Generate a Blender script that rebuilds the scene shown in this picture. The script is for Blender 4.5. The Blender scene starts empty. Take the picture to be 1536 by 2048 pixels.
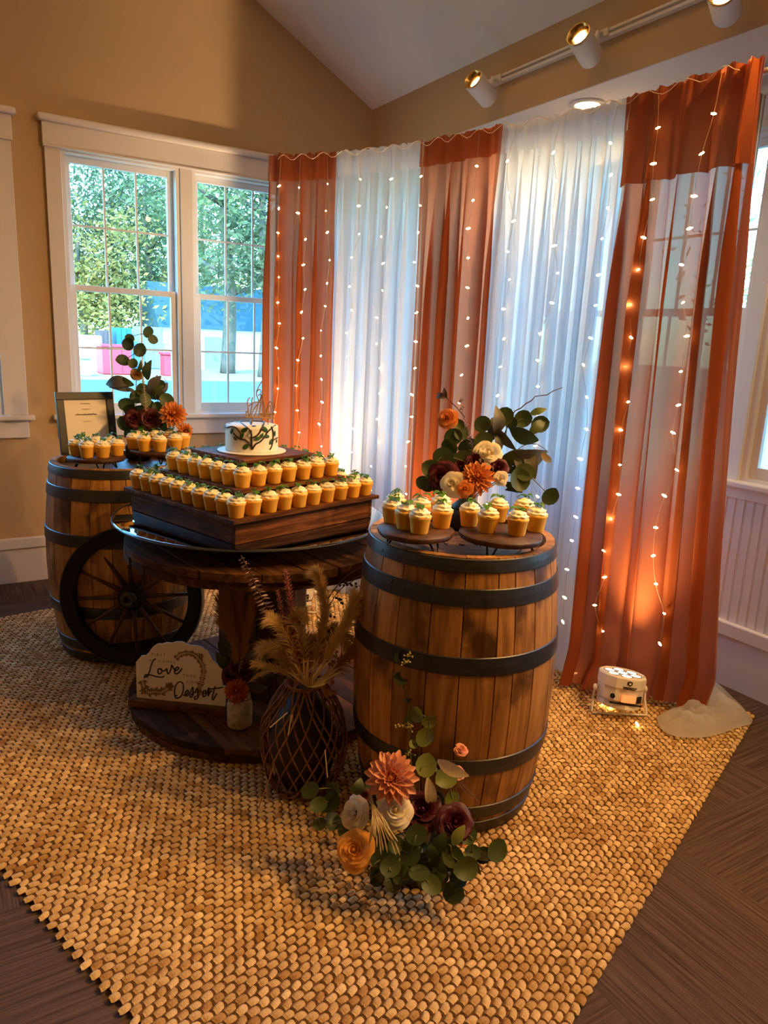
import bpy, bmesh, math, random
from mathutils import Vector, Matrix, noise
random.seed(7)
R = math.radians
PI = math.pi
scene = bpy.context.scene
col = scene.collection

# ------------------------------------------------------------------ camera
F_PX, YAW, PITCH, ROLL, CAM_H = 1466.05, R(31.9617), R(12.9372), R(2.5627), 1.45
CAM = Vector((0, 0, CAM_H))
FWD = Vector((math.sin(YAW) * math.cos(PITCH), math.cos(YAW) * math.cos(PITCH), -math.sin(PITCH)))
_r = Vector((math.cos(YAW), -math.sin(YAW), 0)); _u = _r.cross(FWD)
RIGHT = math.cos(ROLL) * _r + math.sin(ROLL) * _u
UP = -math.sin(ROLL) * _r + math.cos(ROLL) * _u
cam_data = bpy.data.cameras.new('camera')
cam_data.sensor_fit = 'HORIZONTAL'; cam_data.sensor_width = 36.0
cam_data.lens = F_PX / 1536 * 36.0; cam_data.clip_start = 0.05; cam_data.clip_end = 400
cam = bpy.data.objects.new('camera', cam_data); col.objects.link(cam)
cam.matrix_world = Matrix(((RIGHT.x, UP.x, -FWD.x, CAM.x), (RIGHT.y, UP.y, -FWD.y, CAM.y), (RIGHT.z, UP.z, -FWD.z, CAM.z), (0, 0, 0, 1)))
scene.camera = cam

# ------------------------------------------------------------------ world, sun, exposure
world = bpy.data.worlds.new('sky'); scene.world = world; world.use_nodes = True
wn = world.node_tree.nodes; wl = world.node_tree.links
sky = wn.new('ShaderNodeTexSky'); sky.sky_type = 'NISHITA'; sky.sun_disc = False
sky.sun_elevation = R(38); sky.sun_rotation = R(215); sky.air_density = 1.3; sky.dust_density = 0.6
wn['Background'].inputs['Strength'].default_value = 1.75
tint = wn.new('ShaderNodeMixRGB'); tint.blend_type = 'MULTIPLY'; tint.inputs[0].default_value = 1.0; tint.inputs[2].default_value = (.34, .87, 1.20, 1)   # camera balanced for warm lamps
wl.new(sky.outputs[0], tint.inputs[1]); wl.new(tint.outputs[0], wn['Background'].inputs['Color'])
sun_d = bpy.data.lights.new('sun_offscreen', 'SUN'); sun_d.energy = 4.2; sun_d.angle = R(0.6); sun_d.color = (.98, .97, 1.0)
sun = bpy.data.objects.new('sun_offscreen', sun_d); col.objects.link(sun); sun.location = (-20, -20, 30)
sun.rotation_euler = Vector((0.45, 0.62, -0.62)).to_track_quat('-Z', 'Y').to_euler()
vs = scene.view_settings
scene.display_settings.display_device = 'sRGB'
vs.view_transform = 'Standard'; vs.look = 'None'; vs.gamma = 1.0; vs.use_curve_mapping = False
vs.exposure = 0.55
cy = scene.cycles
cy.max_bounces = 9; cy.diffuse_bounces = 4; cy.glossy_bounces = 3; cy.transmission_bounces = 6
cy.transparent_max_bounces = 24; cy.sample_clamp_indirect = 4.0; cy.caustics_reflective = False; cy.caustics_refractive = False
cy.use_denoising = True

# ------------------------------------------------------------------ pixel helpers (1536 x 2048 photograph)
def ray(x, y): return FWD + RIGHT * ((x - 768) / F_PX) - UP * ((y - 1024) / F_PX)
def on_z(x, y, z): d = ray(x, y); return CAM + d * ((z - CAM_H) / d.z)
def at_depth(x, y, w): return CAM + ray(x, y) * w
def on_plane(x, y, p, n): d = ray(x, y); return CAM + d * ((p - CAM).dot(n) / d.dot(n))

# ------------------------------------------------------------------ mesh helpers
class MB:
    def __init__(s): s.v = []; s.f = []
    def add(s, vs_, fs):
        b = len(s.v); s.v += [tuple(q) for q in vs_]; s.f += [tuple(i + b for i in f) for f in fs]; return s
    def box(s, x0, x1, y0, y1, z0, z1, m=None):
        c = [Vector((x, y, z)) for z in (z0, z1) for y in (y0, y1) for x in (x0, x1)]
        if m: c = [m @ q for q in c]
        return s.add(c, [(0, 2, 3, 1), (4, 5, 7, 6), (0, 1, 5, 4), (2, 6, 7, 3), (0, 4, 6, 2), (1, 3, 7, 5)])
    def tube(s, pts, r, n=6, cap=True):
        pts = [Vector(p) for p in pts]; k = len(pts)
        rs = r if isinstance(r, (list, tuple)) else [r] * k
        t0 = (pts[1] - pts[0]).normalized()
        a = t0.orthogonal().normalized(); vs_ = []
        for i in range(k):
            t = (pts[min(i + 1, k - 1)] - pts[max(i - 1, 0)])
            t = t.normalized() if t.length > 1e-9 else t0
            a = (a - t * a.dot(t)); a = a.normalized() if a.length > 1e-6 else t.orthogonal().normalized()
            b = t.cross(a)
            for j in range(n):
                q = 2 * PI * j / n; vs_.append(pts[i] + (a * math.cos(q) + b * math.sin(q)) * rs[i])
        fs = [(i * n + j, i * n + (j + 1) % n, (i + 1) * n + (j + 1) % n, (i + 1) * n + j) for i in range(k - 1) for j in range(n)]
        if cap: fs += [tuple(range(n - 1, -1, -1)), tuple((k - 1) * n + j for j in range(n))]
        return s.add(vs_, fs)
    def lathe(s, prof, n=24, m=None, wob=None, closed=False, cap=True):
        vs_ = []; k = len(prof)
        for i, (r, z) in enumerate(prof):
            for j in range(n):
                a = 2 * PI * j / n; rr = r * (wob(a, i) if wob else 1)
                q = Vector((rr * math.cos(a), rr * math.sin(a), z)); vs_.append(m @ q if m else q)
        fs = [(i * n + j, i * n + (j + 1) % n, (i + 1) * n + (j + 1) % n, (i + 1) * n + j) for i in range(k - 1) for j in range(n)]
        if closed: fs += [((k - 1) * n + j, (k - 1) * n + (j + 1) % n, (j + 1) % n, j) for j in range(n)]
        elif cap:
            if prof[0][0] > 1e-6: fs.append(tuple(range(n - 1, -1, -1)))
            if prof[-1][0] > 1e-6: fs.append(tuple((k - 1) * n + j for j in range(n)))
        return s.add(vs_, fs)
    def prism(s, poly, z0, z1, m=None):
        n = len(poly)
        c = [Vector((p[0], p[1], z0)) for p in poly] + [Vector((p[0], p[1], z1)) for p in poly]
        if m: c = [m @ q for q in c]
        return s.add(c, [tuple(range(n - 1, -1, -1)), tuple(range(n, 2 * n))] + [(i, (i + 1) % n, n + (i + 1) % n, n + i) for i in range(n)])
    def grid(s, fn, nu, nv):
        vs_ = [fn(i / nu, j / nv) for j in range(nv + 1) for i in range(nu + 1)]; w = nu + 1
        return s.add(vs_, [(j * w + i, j * w + i + 1, (j + 1) * w + i + 1, (j + 1) * w + i) for j in range(nv) for i in range(nu)])
    def mesh(s, name, mat, smooth=False):
        me = bpy.data.meshes.new(name); me.from_pydata(s.v, [], s.f)
        if mat: me.materials.append(mat)
        if smooth: me.polygons.foreach_set('use_smooth', [True] * len(me.polygons))
        me.update(); return me
    def build(s, name, mat, parent=None, smooth=False, bevel=0, loc=None, fix=True):
        me = s.mesh(name, mat, smooth)
        if fix and len(s.f) < 20000:
            bm = bmesh.new(); bm.from_mesh(me)
            bmesh.ops.recalc_face_normals(bm, faces=bm.faces); bm.to_mesh(me); bm.free()
        o = link(name, me, parent, loc)
        if bevel:
            b = o.modifiers.new('bevel', 'BEVEL'); b.width = bevel; b.segments = 2; b.limit_method = 'ANGLE'; b.angle_limit = R(40)
        return o

def link(name, me, parent=None, loc=None, mat=None):
    o = bpy.data.objects.new(name, me); col.objects.link(o)
    if parent: o.parent = parent
    if mat is not None: o.matrix_local = mat if parent else mat
    elif loc is not None: o.location = loc
    return o
def tag(o, label=None, cat=None, group=None, kind=None):
    if label: o['label'] = label
    if cat: o['category'] = cat
    if group: o['group'] = group
    if kind: o['kind'] = kind
    return o
def thing(name, loc, label, cat, group=None, rz=0, kind=None):
    o = bpy.data.objects.new(name, None); col.objects.link(o)
    o.location = loc; o.rotation_euler = (0, 0, rz); o.empty_display_size = .05
    if kind: o['kind'] = kind; return o
    return tag(o, label, cat, group)
def frame_mat(pos, zdir, roll=0, scale=1):
    z = Vector(zdir).normalized(); q = z.to_track_quat('Z', 'Y').to_matrix().to_4x4()
    return Matrix.Translation(pos) @ q @ Matrix.Rotation(roll, 4, 'Z') @ Matrix.Scale(scale, 4)
def catmull(P, n=8):
    P = [Vector(p) for p in P]; out = []
    for i in range(len(P) - 1):
        a, b, c, d = P[max(i - 1, 0)], P[i], P[i + 1], P[min(i + 2, len(P) - 1)]
        for k in range(n):
            t = k / n
            out.append(0.5 * ((2 * b) + (c - a) * t + (2 * a - 5 * b + 4 * c - d) * t * t + (3 * b - a - 3 * c + d) * t ** 3))
    return out + [P[-1]]
def nz(x, y=0, z=0): return noise.noise(Vector((x, y, z)))

# ------------------------------------------------------------------ materials
MATS = {}
def nodes(name):
    m = bpy.data.materials.new(name); m.use_nodes = True; MATS[name] = m
    nt = m.node_tree; return m, nt.nodes, nt.links, nt.nodes['Principled BSDF']
def plain(name, c, rough=.6, metal=0, emit=None, es=0, spec=None, var=0, coat=0, sss=0):
    m, n, l, p = nodes(name)
    p.inputs['Base Color'].default_value = (*c, 1); p.inputs['Roughness'].default_value = rough; p.inputs['Metallic'].default_value = metal
    if spec is not None: p.inputs['Specular IOR Level'].default_value = spec
    if coat: p.inputs['Coat Weight'].default_value = coat
    if emit: p.inputs['Emission Color'].default_value = (*emit, 1); p.inputs['Emission Strength'].default_value = es
    if var:
        t = n.new('ShaderNodeTexCoord'); oi = n.new('ShaderNodeObjectInfo')
        ns = n.new('ShaderNodeTexNoise'); ns.inputs['Scale'].default_value = 14; ns.inputs['Detail'].default_value = 4
        l.new(t.outputs['Object'], ns.inputs['Vector'])
        ad = n.new('ShaderNodeMath'); ad.operation = 'ADD'; l.new(ns.outputs['Fac'], ad.inputs[0]); l.new(oi.outputs['Random'], ad.inputs[1])
        mr = n.new('ShaderNodeMapRange'); mr.inputs['From Min'].default_value = .3; mr.inputs['From Max'].default_value = 1.7
        mr.inputs['To Min'].default_value = 1 - var; mr.inputs['To Max'].default_value = 1 + var
        l.new(ad.outputs[0], mr.inputs['Value'])
        hs = n.new('ShaderNodeHueSaturation'); hs.inputs['Color'].default_value = (*c, 1); l.new(mr.outputs[0], hs.inputs['Value'])
        l.new(hs.outputs[0], p.inputs['Base Color'])
    return m
def wood(name, c1, c2, c3=None, scale=(28, 28, 1.6), rough=.5, stain=.0, stain_c=(.02, .012, .008), bump=.25, rnd=.25, spec=.4, stain_scale=5.0):
    m, n, l, p = nodes(name)
    t = n.new('ShaderNodeTexCoord'); oi = n.new('ShaderNodeObjectInfo')
    off = n.new('ShaderNodeVectorMath'); off.operation = 'ADD'
    sc = n.new('ShaderNodeVectorMath'); sc.operation = 'SCALE'; sc.inputs['Scale'].default_value = 37
    cmb = n.new('ShaderNodeCombineXYZ')
    for k in range(3): l.new(oi.outputs['Random'], cmb.inputs[k])
    l.new(cmb.outputs[0], sc.inputs[0]); l.new(t.outputs['Object'], off.inputs[0]); l.new(sc.outputs[0], off.inputs[1])
    mp = n.new('ShaderNodeMapping'); mp.inputs['Scale'].default_value = scale; l.new(off.outputs[0], mp.inputs['Vector'])
    ns = n.new('ShaderNodeTexNoise'); ns.inputs['Scale'].default_value = 1.6; ns.inputs['Detail'].default_value = 7; ns.inputs['Roughness'].default_value = .62; ns.inputs['Distortion'].default_value = .6
    l.new(mp.outputs[0], ns.inputs['Vector'])
    rp = n.new('ShaderNodeValToRGB'); e = rp.color_ramp.elements
    e[0].position = .30; e[0].color = (*c1, 1); e[1].position = .70; e[1].color = (*c2, 1)
    if c3: q = rp.color_ramp.elements.new(.5); q.color = (*c3, 1)
    l.new(ns.outputs['Fac'], rp.inputs[0]); last = rp.outputs[0]
    hs = n.new('ShaderNodeHueSaturation'); mr = n.new('ShaderNodeMapRange'); mr.inputs['To Min'].default_value = 1 - rnd; mr.inputs['To Max'].default_value = 1 + rnd
    l.new(oi.outputs['Random'], mr.inputs['Value']); l.new(mr.outputs[0], hs.inputs['Value']); l.new(last, hs.inputs['Color']); last = hs.outputs[0]
    if stain:
        n2 = n.new('ShaderNodeTexNoise'); n2.inputs['Scale'].default_value = stain_scale; n2.inputs['Detail'].default_value = 5; l.new(off.outputs[0], n2.inputs['Vector'])
        r2 = n.new('ShaderNodeValToRGB'); r2.color_ramp.elements[0].position = .52; r2.color_ramp.elements[0].color = (0, 0, 0, 1); r2.color_ramp.elements[1].position = .66; r2.color_ramp.elements[1].color = (stain,) * 3 + (1,)
        l.new(n2.outputs['Fac'], r2.inputs[0])
        mx = n.new('ShaderNodeMixRGB'); mx.inputs[2].default_value = (*stain_c, 1); l.new(r2.outputs[0], mx.inputs[0]); l.new(last, mx.inputs[1]); last = mx.outputs[0]
    l.new(last, p.inputs['Base Color'])
    bp = n.new('ShaderNodeBump'); bp.inputs['Strength'].default_value = bump; bp.inputs['Distance'].default_value = .004
    l.new(ns.outputs['Fac'], bp.inputs['Height']); l.new(bp.outputs[0], p.inputs['Normal'])
    p.inputs['Roughness'].default_value = rough; p.inputs['Specular IOR Level'].default_value = spec
    return m
def sheer(name, c, transp, transl, tc=None):
    m, n, l, p = nodes(name); out = n['Material Output']; n.remove(p)
    d = n.new('ShaderNodeBsdfDiffuse'); d.inputs['Color'].default_value = (*c, 1)
    tl = n.new('ShaderNodeBsdfTranslucent'); tl.inputs['Color'].default_value = (*(tc or c), 1)
    tr = n.new('ShaderNodeBsdfTransparent'); k = tc or c
    tr.inputs['Color'].default_value = (*[min(1, .45 + .55 * q / max(k)) for q in k], 1)
    t = n.new('ShaderNodeTexCoord'); ns = n.new('ShaderNodeTexNoise'); ns.inputs['Scale'].default_value = 60; ns.inputs['Detail'].default_value = 3
    mp = n.new('ShaderNodeMapping'); mp.inputs['Scale'].default_value = (1, 1, 9); l.new(t.outputs['Object'], mp.inputs[0]); l.new(mp.outputs[0], ns.inputs[0])
    mr = n.new('ShaderNodeMapRange'); mr.inputs['To Min'].default_value = transp * .5; mr.inputs['To Max'].default_value = transp * 1.5; l.new(ns.outputs['Fac'], mr.inputs['Value'])
    a = n.new('ShaderNodeMixShader'); a.inputs[0].default_value = transl; l.new(d.outputs[0], a.inputs[1]); l.new(tl.outputs[0], a.inputs[2])
    b = n.new('ShaderNodeMixShader'); l.new(mr.outputs[0], b.inputs[0]); l.new(a.outputs[0], b.inputs[1]); l.new(tr.outputs[0], b.inputs[2])
    l.new(b.outputs[0], out.inputs['Surface']); return m
def glassy(name, tint, refl=.06, rough=0.0):
    m, n, l, p = nodes(name); out = n['Material Output']; n.remove(p)
    tr = n.new('ShaderNodeBsdfTransparent'); tr.inputs['Color'].default_value = (*tint, 1)
    g = n.new('ShaderNodeBsdfGlossy'); g.inputs['Roughness'].default_value = rough
    fr = n.new('ShaderNodeFresnel'); fr.inputs['IOR'].default_value = 1.45
    mu = n.new('ShaderNodeMath'); mu.operation = 'MULTIPLY'; mu.inputs[1].default_value = refl; l.new(fr.outputs[0], mu.inputs[0])
    mx = n.new('ShaderNodeMixShader'); l.new(mu.outputs[0], mx.inputs[0]); l.new(tr.outputs[0], mx.inputs[1]); l.new(g.outputs[0], mx.inputs[2])
    l.new(mx.outputs[0], out.inputs['Surface']); return m
def leafmat(name, c, c2, rough=.5, transl=.25):
    m, n, l, p = nodes(name); out = n['Material Output']
    t = n.new('ShaderNodeTexCoord'); oi = n.new('ShaderNodeObjectInfo'); ns = n.new('ShaderNodeTexNoise'); ns.inputs['Scale'].default_value = 25
    l.new(t.outputs['Object'], ns.inputs['Vector'])
    ad = n.new('ShaderNodeMath'); ad.operation = 'ADD'; l.new(ns.outputs['Fac'], ad.inputs[0]); l.new(oi.outputs['Random'], ad.inputs[1])
    mr = n.new('ShaderNodeMapRange'); mr.inputs['From Min'].default_value = .35; mr.inputs['From Max'].default_value = 1.6; l.new(ad.outputs[0], mr.inputs['Value'])
    mx = n.new('ShaderNodeMixRGB'); mx.inputs[1].default_value = (*c, 1); mx.inputs[2].default_value = (*c2, 1); l.new(mr.outputs[0], mx.inputs[0])
    l.new(mx.outputs[0], p.inputs['Base Color']); p.inputs['Roughness'].default_value = rough; p.inputs['Specular IOR Level'].default_value = .35
    tl = n.new('ShaderNodeBsdfTranslucent'); l.new(mx.outputs[0], tl.inputs['Color'])
    ms = n.new('ShaderNodeMixShader'); ms.inputs[0].default_value = transl; l.new(p.outputs[0], ms.inputs[1]); l.new(tl.outputs[0], ms.inputs[2]); l.new(ms.outputs[0], out.inputs['Surface'])
    return m
def emis(name, c, s, sample=True):
    m, n, l, p = nodes(name); p.inputs['Base Color'].default_value = (*c, 1); p.inputs['Emission Color'].default_value = (*c, 1); p.inputs['Emission Strength'].default_value = s
    if not sample: m.cycles.emission_sampling = 'NONE'
    return m
def carpet(name):
    m, n, l, p = nodes(name); t = n.new('ShaderNodeTexCoord')
    rot = n.new('ShaderNodeMapping'); rot.inputs['Rotation'].default_value = (0, 0, R(0)); l.new(t.outputs['Object'], rot.inputs[0])
    ck = n.new('ShaderNodeTexChecker'); ck.inputs['Scale'].default_value = 1.64; l.new(rot.outputs[0], ck.inputs[0])
    fac = []
    for s in ((1.2, 60, 1), (60, 1.2, 1)):
        mp = n.new('ShaderNodeMapping'); mp.inputs['Scale'].default_value = s; l.new(rot.outputs[0], mp.inputs[0])
        ns = n.new('ShaderNodeTexNoise'); ns.inputs['Scale'].default_value = 2.2; ns.inputs['Detail'].default_value = 5; ns.inputs['Roughness'].default_value = .7; l.new(mp.outputs[0], ns.inputs[0]); fac.append(ns)
    mx = n.new('ShaderNodeMixRGB'); l.new(ck.outputs['Fac'], mx.inputs[0]); l.new(fac[0].outputs['Fac'], mx.inputs[1]); l.new(fac[1].outputs['Fac'], mx.inputs[2])
    rp = n.new('ShaderNodeValToRGB'); rp.color_ramp.elements[0].position = .3; rp.color_ramp.elements[0].color = (.045, .027, .022, 1); rp.color_ramp.elements[1].position = .75; rp.color_ramp.elements[1].color = (.24, .155, .13, 1)
    l.new(mx.outputs[0], rp.inputs[0])
    fi = n.new('ShaderNodeTexNoise'); fi.inputs['Scale'].default_value = 420; l.new(t.outputs['Object'], fi.inputs[0])
    m2 = n.new('ShaderNodeMixRGB'); m2.blend_type = 'MULTIPLY'; m2.inputs[0].default_value = .5; l.new(rp.outputs[0], m2.inputs[1]); l.new(fi.outputs['Fac'], m2.inputs[2])
    l.new(m2.outputs[0], p.inputs['Base Color']); p.inputs['Roughness'].default_value = .95; p.inputs['Specular IOR Level'].default_value = .1
    bp = n.new('ShaderNodeBump'); bp.inputs['Strength'].default_value = .5; bp.inputs['Distance'].default_value = .004; l.new(mx.outputs[0], bp.inputs['Height']); l.new(bp.outputs[0], p.inputs['Normal'])
    return m
def jute(name, c1, c2):
    m, n, l, p = nodes(name); t = n.new('ShaderNodeTexCoord')
    a = n.new('ShaderNodeTexNoise'); a.inputs['Scale'].default_value = 34; a.inputs['Detail'].default_value = 2; l.new(t.outputs['Object'], a.inputs[0])
    b = n.new('ShaderNodeTexNoise'); b.inputs['Scale'].default_value = 330; b.inputs['Detail'].default_value = 3; l.new(t.outputs['Object'], b.inputs[0])
    c = n.new('ShaderNodeTexNoise'); c.inputs['Scale'].default_value = 3.0; c.inputs['Detail'].default_value = 3; l.new(t.outputs['Object'], c.inputs[0])
    ad = n.new('ShaderNodeMath'); ad.operation = 'ADD'; l.new(a.outputs['Fac'], ad.inputs[0]); l.new(b.outputs['Fac'], ad.inputs[1])
    ad2 = n.new('ShaderNodeMath'); ad2.operation = 'ADD'; at = n.new('ShaderNodeAttribute'); at.attribute_name = 'straw'; ad3 = n.new('ShaderNodeMath'); ad3.operation = 'ADD'; l.new(c.outputs['Fac'], ad3.inputs[0]); l.new(at.outputs['Fac'], ad3.inputs[1])
    l.new(ad.outputs[0], ad2.inputs[0]); l.new(ad3.outputs[0], ad2.inputs[1])
    mr = n.new('ShaderNodeMapRange'); mr.inputs['From Min'].default_value = 1.35; mr.inputs['From Max'].default_value = 2.55; l.new(ad2.outputs[0], mr.inputs['Value'])
    mx = n.new('ShaderNodeMixRGB'); mx.inputs[1].default_value = (*c1, 1); mx.inputs[2].default_value = (*c2, 1); l.new(mr.outputs[0], mx.inputs[0])
    l.new(mx.outputs[0], p.inputs['Base Color']); p.inputs['Roughness'].default_value = .85; p.inputs['Specular IOR Level'].default_value = .2
    bp = n.new('ShaderNodeBump'); bp.inputs['Strength'].default_value = .6; bp.inputs['Distance'].default_value = .003; l.new(b.outputs['Fac'], bp.inputs['Height']); l.new(bp.outputs[0], p.inputs['Normal'])
    return m

M_WALL = plain('wall_paint', (.52, .345, .17), .75, var=.02)
M_CEIL = plain('ceiling_paint', (.80, .76, .73), .8)
M_TRIM = plain('trim_paint', (.73, .66, .60), .42)
M_BEAD = plain('beadboard_paint', (.80, .80, .80), .45)
M_VINYL = plain('window_vinyl', (.82, .79, .76), .4)
M_GLASS = glassy('window_glass', (.93, .97, .98), 1.0)
M_CARPET = carpet('carpet')
M_JUTE = jute('jute', (.36, .175, .045), (.88, .62, .30))
M_JUTE2 = jute('jute_backing', (.13, .06, .018), (.32, .165, .055))
M_OAK = wood('barrel_oak', (.17, .062, .012), (.56, .265, .065), (.40, .175, .038), (22, 22, 1.4), .45, stain=.88, stain_c=(.045, .016, .005), rnd=.32, spec=.4, stain_scale=5.5)
M_HEAD = wood('barrel_head', (.09, .042, .022), (.21, .105, .055), None, (3, 30, 30), .45, rnd=.15)
M_IRON = wood('hoop_iron', (.012, .011, .012), (.034, .031, .032), (.02, .019, .02), (14, 14, 40), .38, stain=.6, stain_c=(.02, .014, .012), rnd=.1, bump=.1, spec=.6)
M_SPOOL = wood('spool_wood', (.026, .010, .004), (.15, .064, .022), (.075, .031, .011), (26, 1.5, 26), .68, stain=.5, rnd=.35, spec=.12)
M_STAND = wood('stand_wood', (.022, .007, .002), (.27, .098, .030), (.105, .036, .010), (2.2, 34, 34), .55, stain=.4, rnd=.3, bump=.5, spec=.10)
M_WHEEL = plain('wheel_dark', (.009, .007, .006), .6, spec=.25)
M_SPOKE = wood('wheel_spoke', (.03, .010, .004), (.10, .036, .013), None, (20, 20, 2), .5)
M_BLACK = plain('black_metal', (.012, .011, .011), .45)
M_SLICE = wood('slice_wood', (.026, .009, .004), (.11, .042, .015), None, (20, 20, 20), .5)
M_GLASSD = glassy('tray_glass', (.30, .28, .25), 2.6, .03)
M_CAKE = plain('cupcake_sponge', (.93, .46, .045), .62, var=.10)
M_FROST = plain('frosting', (.95, .84, .54), .5, var=.04)
M_HERB = leafmat('herb', (.045, .14, .012), (.10, .25, .03), .45)
M_FOND = plain('fondant', (.90, .86, .76), .5)
M_BARK = plain('icing_branch', (.035, .013, .012), .5)
M_ICEL = plain('icing_leaf', (.035, .095, .022), .45, var=.25)
M_PLY = wood('topper_wood', (.30, .17, .075), (.52, .33, .16), None, (4, 4, 30), .6)
M_PLATE = plain('cake_board', (.88, .84, .76), .35)
M_FRAME = plain('frame_black', (.014, .009, .007), .4)
M_PAPER = plain('paper', (.86, .76, .62), .8)
M_INK = plain('ink', (.10, .07, .05), .7)
M_SIGN = plain('sign_white', (.88, .80, .66), .55)
M_SIGNB = wood('sign_base', (.05, .016, .006), (.15, .06, .022), None, (2, 30, 30), .4)
M_INKD = plain('sign_ink', (.014, .010, .025), .6)
M_GOLD = plain('sign_gold', (.24, .135, .035), .5)
M_WICK = wood('wicker', (.10, .035, .010), (.30, .13, .045), None, (30, 30, 30), .45)
M_VSHADE = plain('vase_shade', (.02, .008, .004), .6)  # near-black standing for the shade inside the wicker vase
M_JAR = wood('jar_paint', (.42, .33, .20), (.78, .70, .52), None, (22, 22, 22), .5, stain=.5, stain_c=(.22, .15, .07), stain_scale=20)
M_PAMPAS = leafmat('pampas', (.50, .30, .09), (.74, .52, .22), .8, .35)
M_PAMPD = leafmat('pampas_brown', (.34, .15, .035), (.52, .27, .08), .8, .35)
M_COPPER = leafmat('copper_sprig', (.26, .065, .04), (.52, .19, .13), .22, .05)
M_MAUVE = leafmat('mauve_sprig', (.26, .15, .15), (.44, .30, .29), .4, .1)
M_BERRY = plain('dark_berry', (.03, .007, .009), .4)
M_TWIG = plain('twig', (.07, .030, .016), .7)
M_STEM = plain('green_stem', (.13, .13, .035), .6)
M_EUC = leafmat('eucalyptus', (.024, .040, .011), (.085, .105, .024), .5, .15)
M_EUCY = leafmat('eucalyptus_light', (.16, .19, .035), (.28, .29, .065), .45, .3)
M_SAGE = leafmat('sage_leaf', (.055, .050, .030), (.14, .12, .078), .5, .15)
M_PEACH = leafmat('peach_petal', (.72, .26, .13), (.86, .40, .22), .55, .25)
M_ORANGE = leafmat('orange_petal', (.66, .17, .035), (.80, .30, .06), .55, .25)
M_YELO = leafmat('amber_petal', (.85, .36, .05), (.92, .48, .10), .55, .25)
M_RUSTF = leafmat('rust_petal', (.42, .06, .012), (.62, .14, .025), .55, .2)
M_CREAM = leafmat('cream_petal', (.80, .68, .44), (.90, .80, .58), .55, .3)
M_BURG = leafmat('burgundy_petal', (.055, .006, .010), (.12, .015, .022), .5, .12)
M_WHEAT = leafmat('wheat', (.45, .32, .14), (.68, .52, .26), .7, .2)
M_YBERRY = plain('yellow_berry', (.62, .50, .16), .5)
M_WHITE = sheer('white_sheer', (.76, .77, .82), .07, .72, (.90, .94, .98))
M_RUST = sheer('rust_sheer', (.32, .092, .030), .018, .60, (.68, .275, .155))
M_POLE = plain('pole_metal', (.55, .53, .5), .35, .8)
M_WIRE = plain('light_wire', (.45, .32, .2), .4)
M_BULB = emis('bulb_glow', (1.0, .66, .25), 22, False)
M_LEDW = plain('par_white', (.80, .74, .66), .4)
M_LENS = emis('par_lens', (1.0, .92, .75), 5.0, False)
M_SCREEN = emis('par_screen', (1.0, .22, .06), .9, False)
M_GOLDR = plain('gold_reflector', (.80, .52, .18), .18, 1.0)
M_LAMP = emis('lamp_face', (1.0, .80, .48), 14, False)
M_CAN = plain('can_white', (.80, .77, .72), .45)
M_SLOT = plain('track_slot', (.30, .28, .26), .6)
M_BLACKP = plain('black_plastic', (.01, .008, .008), .9)  # own black of the uplight's ports, emblem and lettering

# ================================================================== ROOM SHELL
YW, XH, XR = 4.571, 2.625, 2.995          # gable wall, header wall, recessed window wall
SOF, EAVE, SLOPE, XRIDGE = 2.607, 2.935, .533, -.8
SILL, HEAD = .973, 2.40
def struct(o): o['kind'] = 'structure'; return o
struct(MB().box(-4.3, 3.2, -3.6, 4.75, -.12, 0).build('floor', M_CARPET))
WIN_L = [(-1.015, -.37), (-.30, .344), (.70, 1.345), (1.415, 2.06)]  # leftmost opening is unseen, added for more daylight
WIN_R = [(.44, 1.115), (1.20, 1.875), (1.945, 2.62), (2.69, 3.365), (3.435, 4.08)]  # first opening is unseen and made up; it lets daylight onto the rug
def ceil_z(x): return EAVE + SLOPE * (XH - x) if x >= XRIDGE else EAVE + SLOPE * (XH - XRIDGE) - SLOPE * (XRIDGE - x)
b = MB(); edges = [-4.3] + [e for w in WIN_L for e in w] + [3.2]
b.box(-4.3, 3.2, YW, YW + .15, 0, SILL - .02)
for i in range(0, len(edges), 2): b.box(edges[i], edges[i + 1], YW, YW + .15, SILL - .02, HEAD)
mm = Matrix(((1, 0, 0, 0), (0, 0, -1, YW + .15), (0, 1, 0, 0), (0, 0, 0, 1)))
b.prism([(-4.3, HEAD), (3.2, HEAD), (3.2, ceil_z(XH) - .3), (XH, ceil_z(XH) + .05), (XRIDGE, ceil_z(XRIDGE) + .05), (-4.3, ceil_z(-4.3) + .05)], 0, .15, mm)
struct(b.build('wall_left', M_WALL))
b = MB(); b.box(XH, XH + .12, -3.6, 4.3, SOF, EAVE + .1); b.box(XH, XR + .15, 4.3, YW + .02, 0, EAVE + .1)
struct(b.build('wall_right', M_WALL))
struct(MB().box(XH + .002, XR + .15, -3.6, 4.3, SOF - .004, SOF + .04).build('ceiling_soffit', M_CEIL))
b = MB(); edges = [-3.6] + [e for w in WIN_R for e in w] + [4.31]
b.box(XR, XR + .15, -3.6, 4.31, 0, .935)
for i in range(0, len(edges), 2): b.box(XR, XR + .15, edges[i], edges[i + 1], .935, HEAD)
b.box(XR, XR + .15, -3.6, 4.31, HEAD, SOF)
struct(b.build('wall_alcove', M_BEAD))
b = MB()
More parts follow.
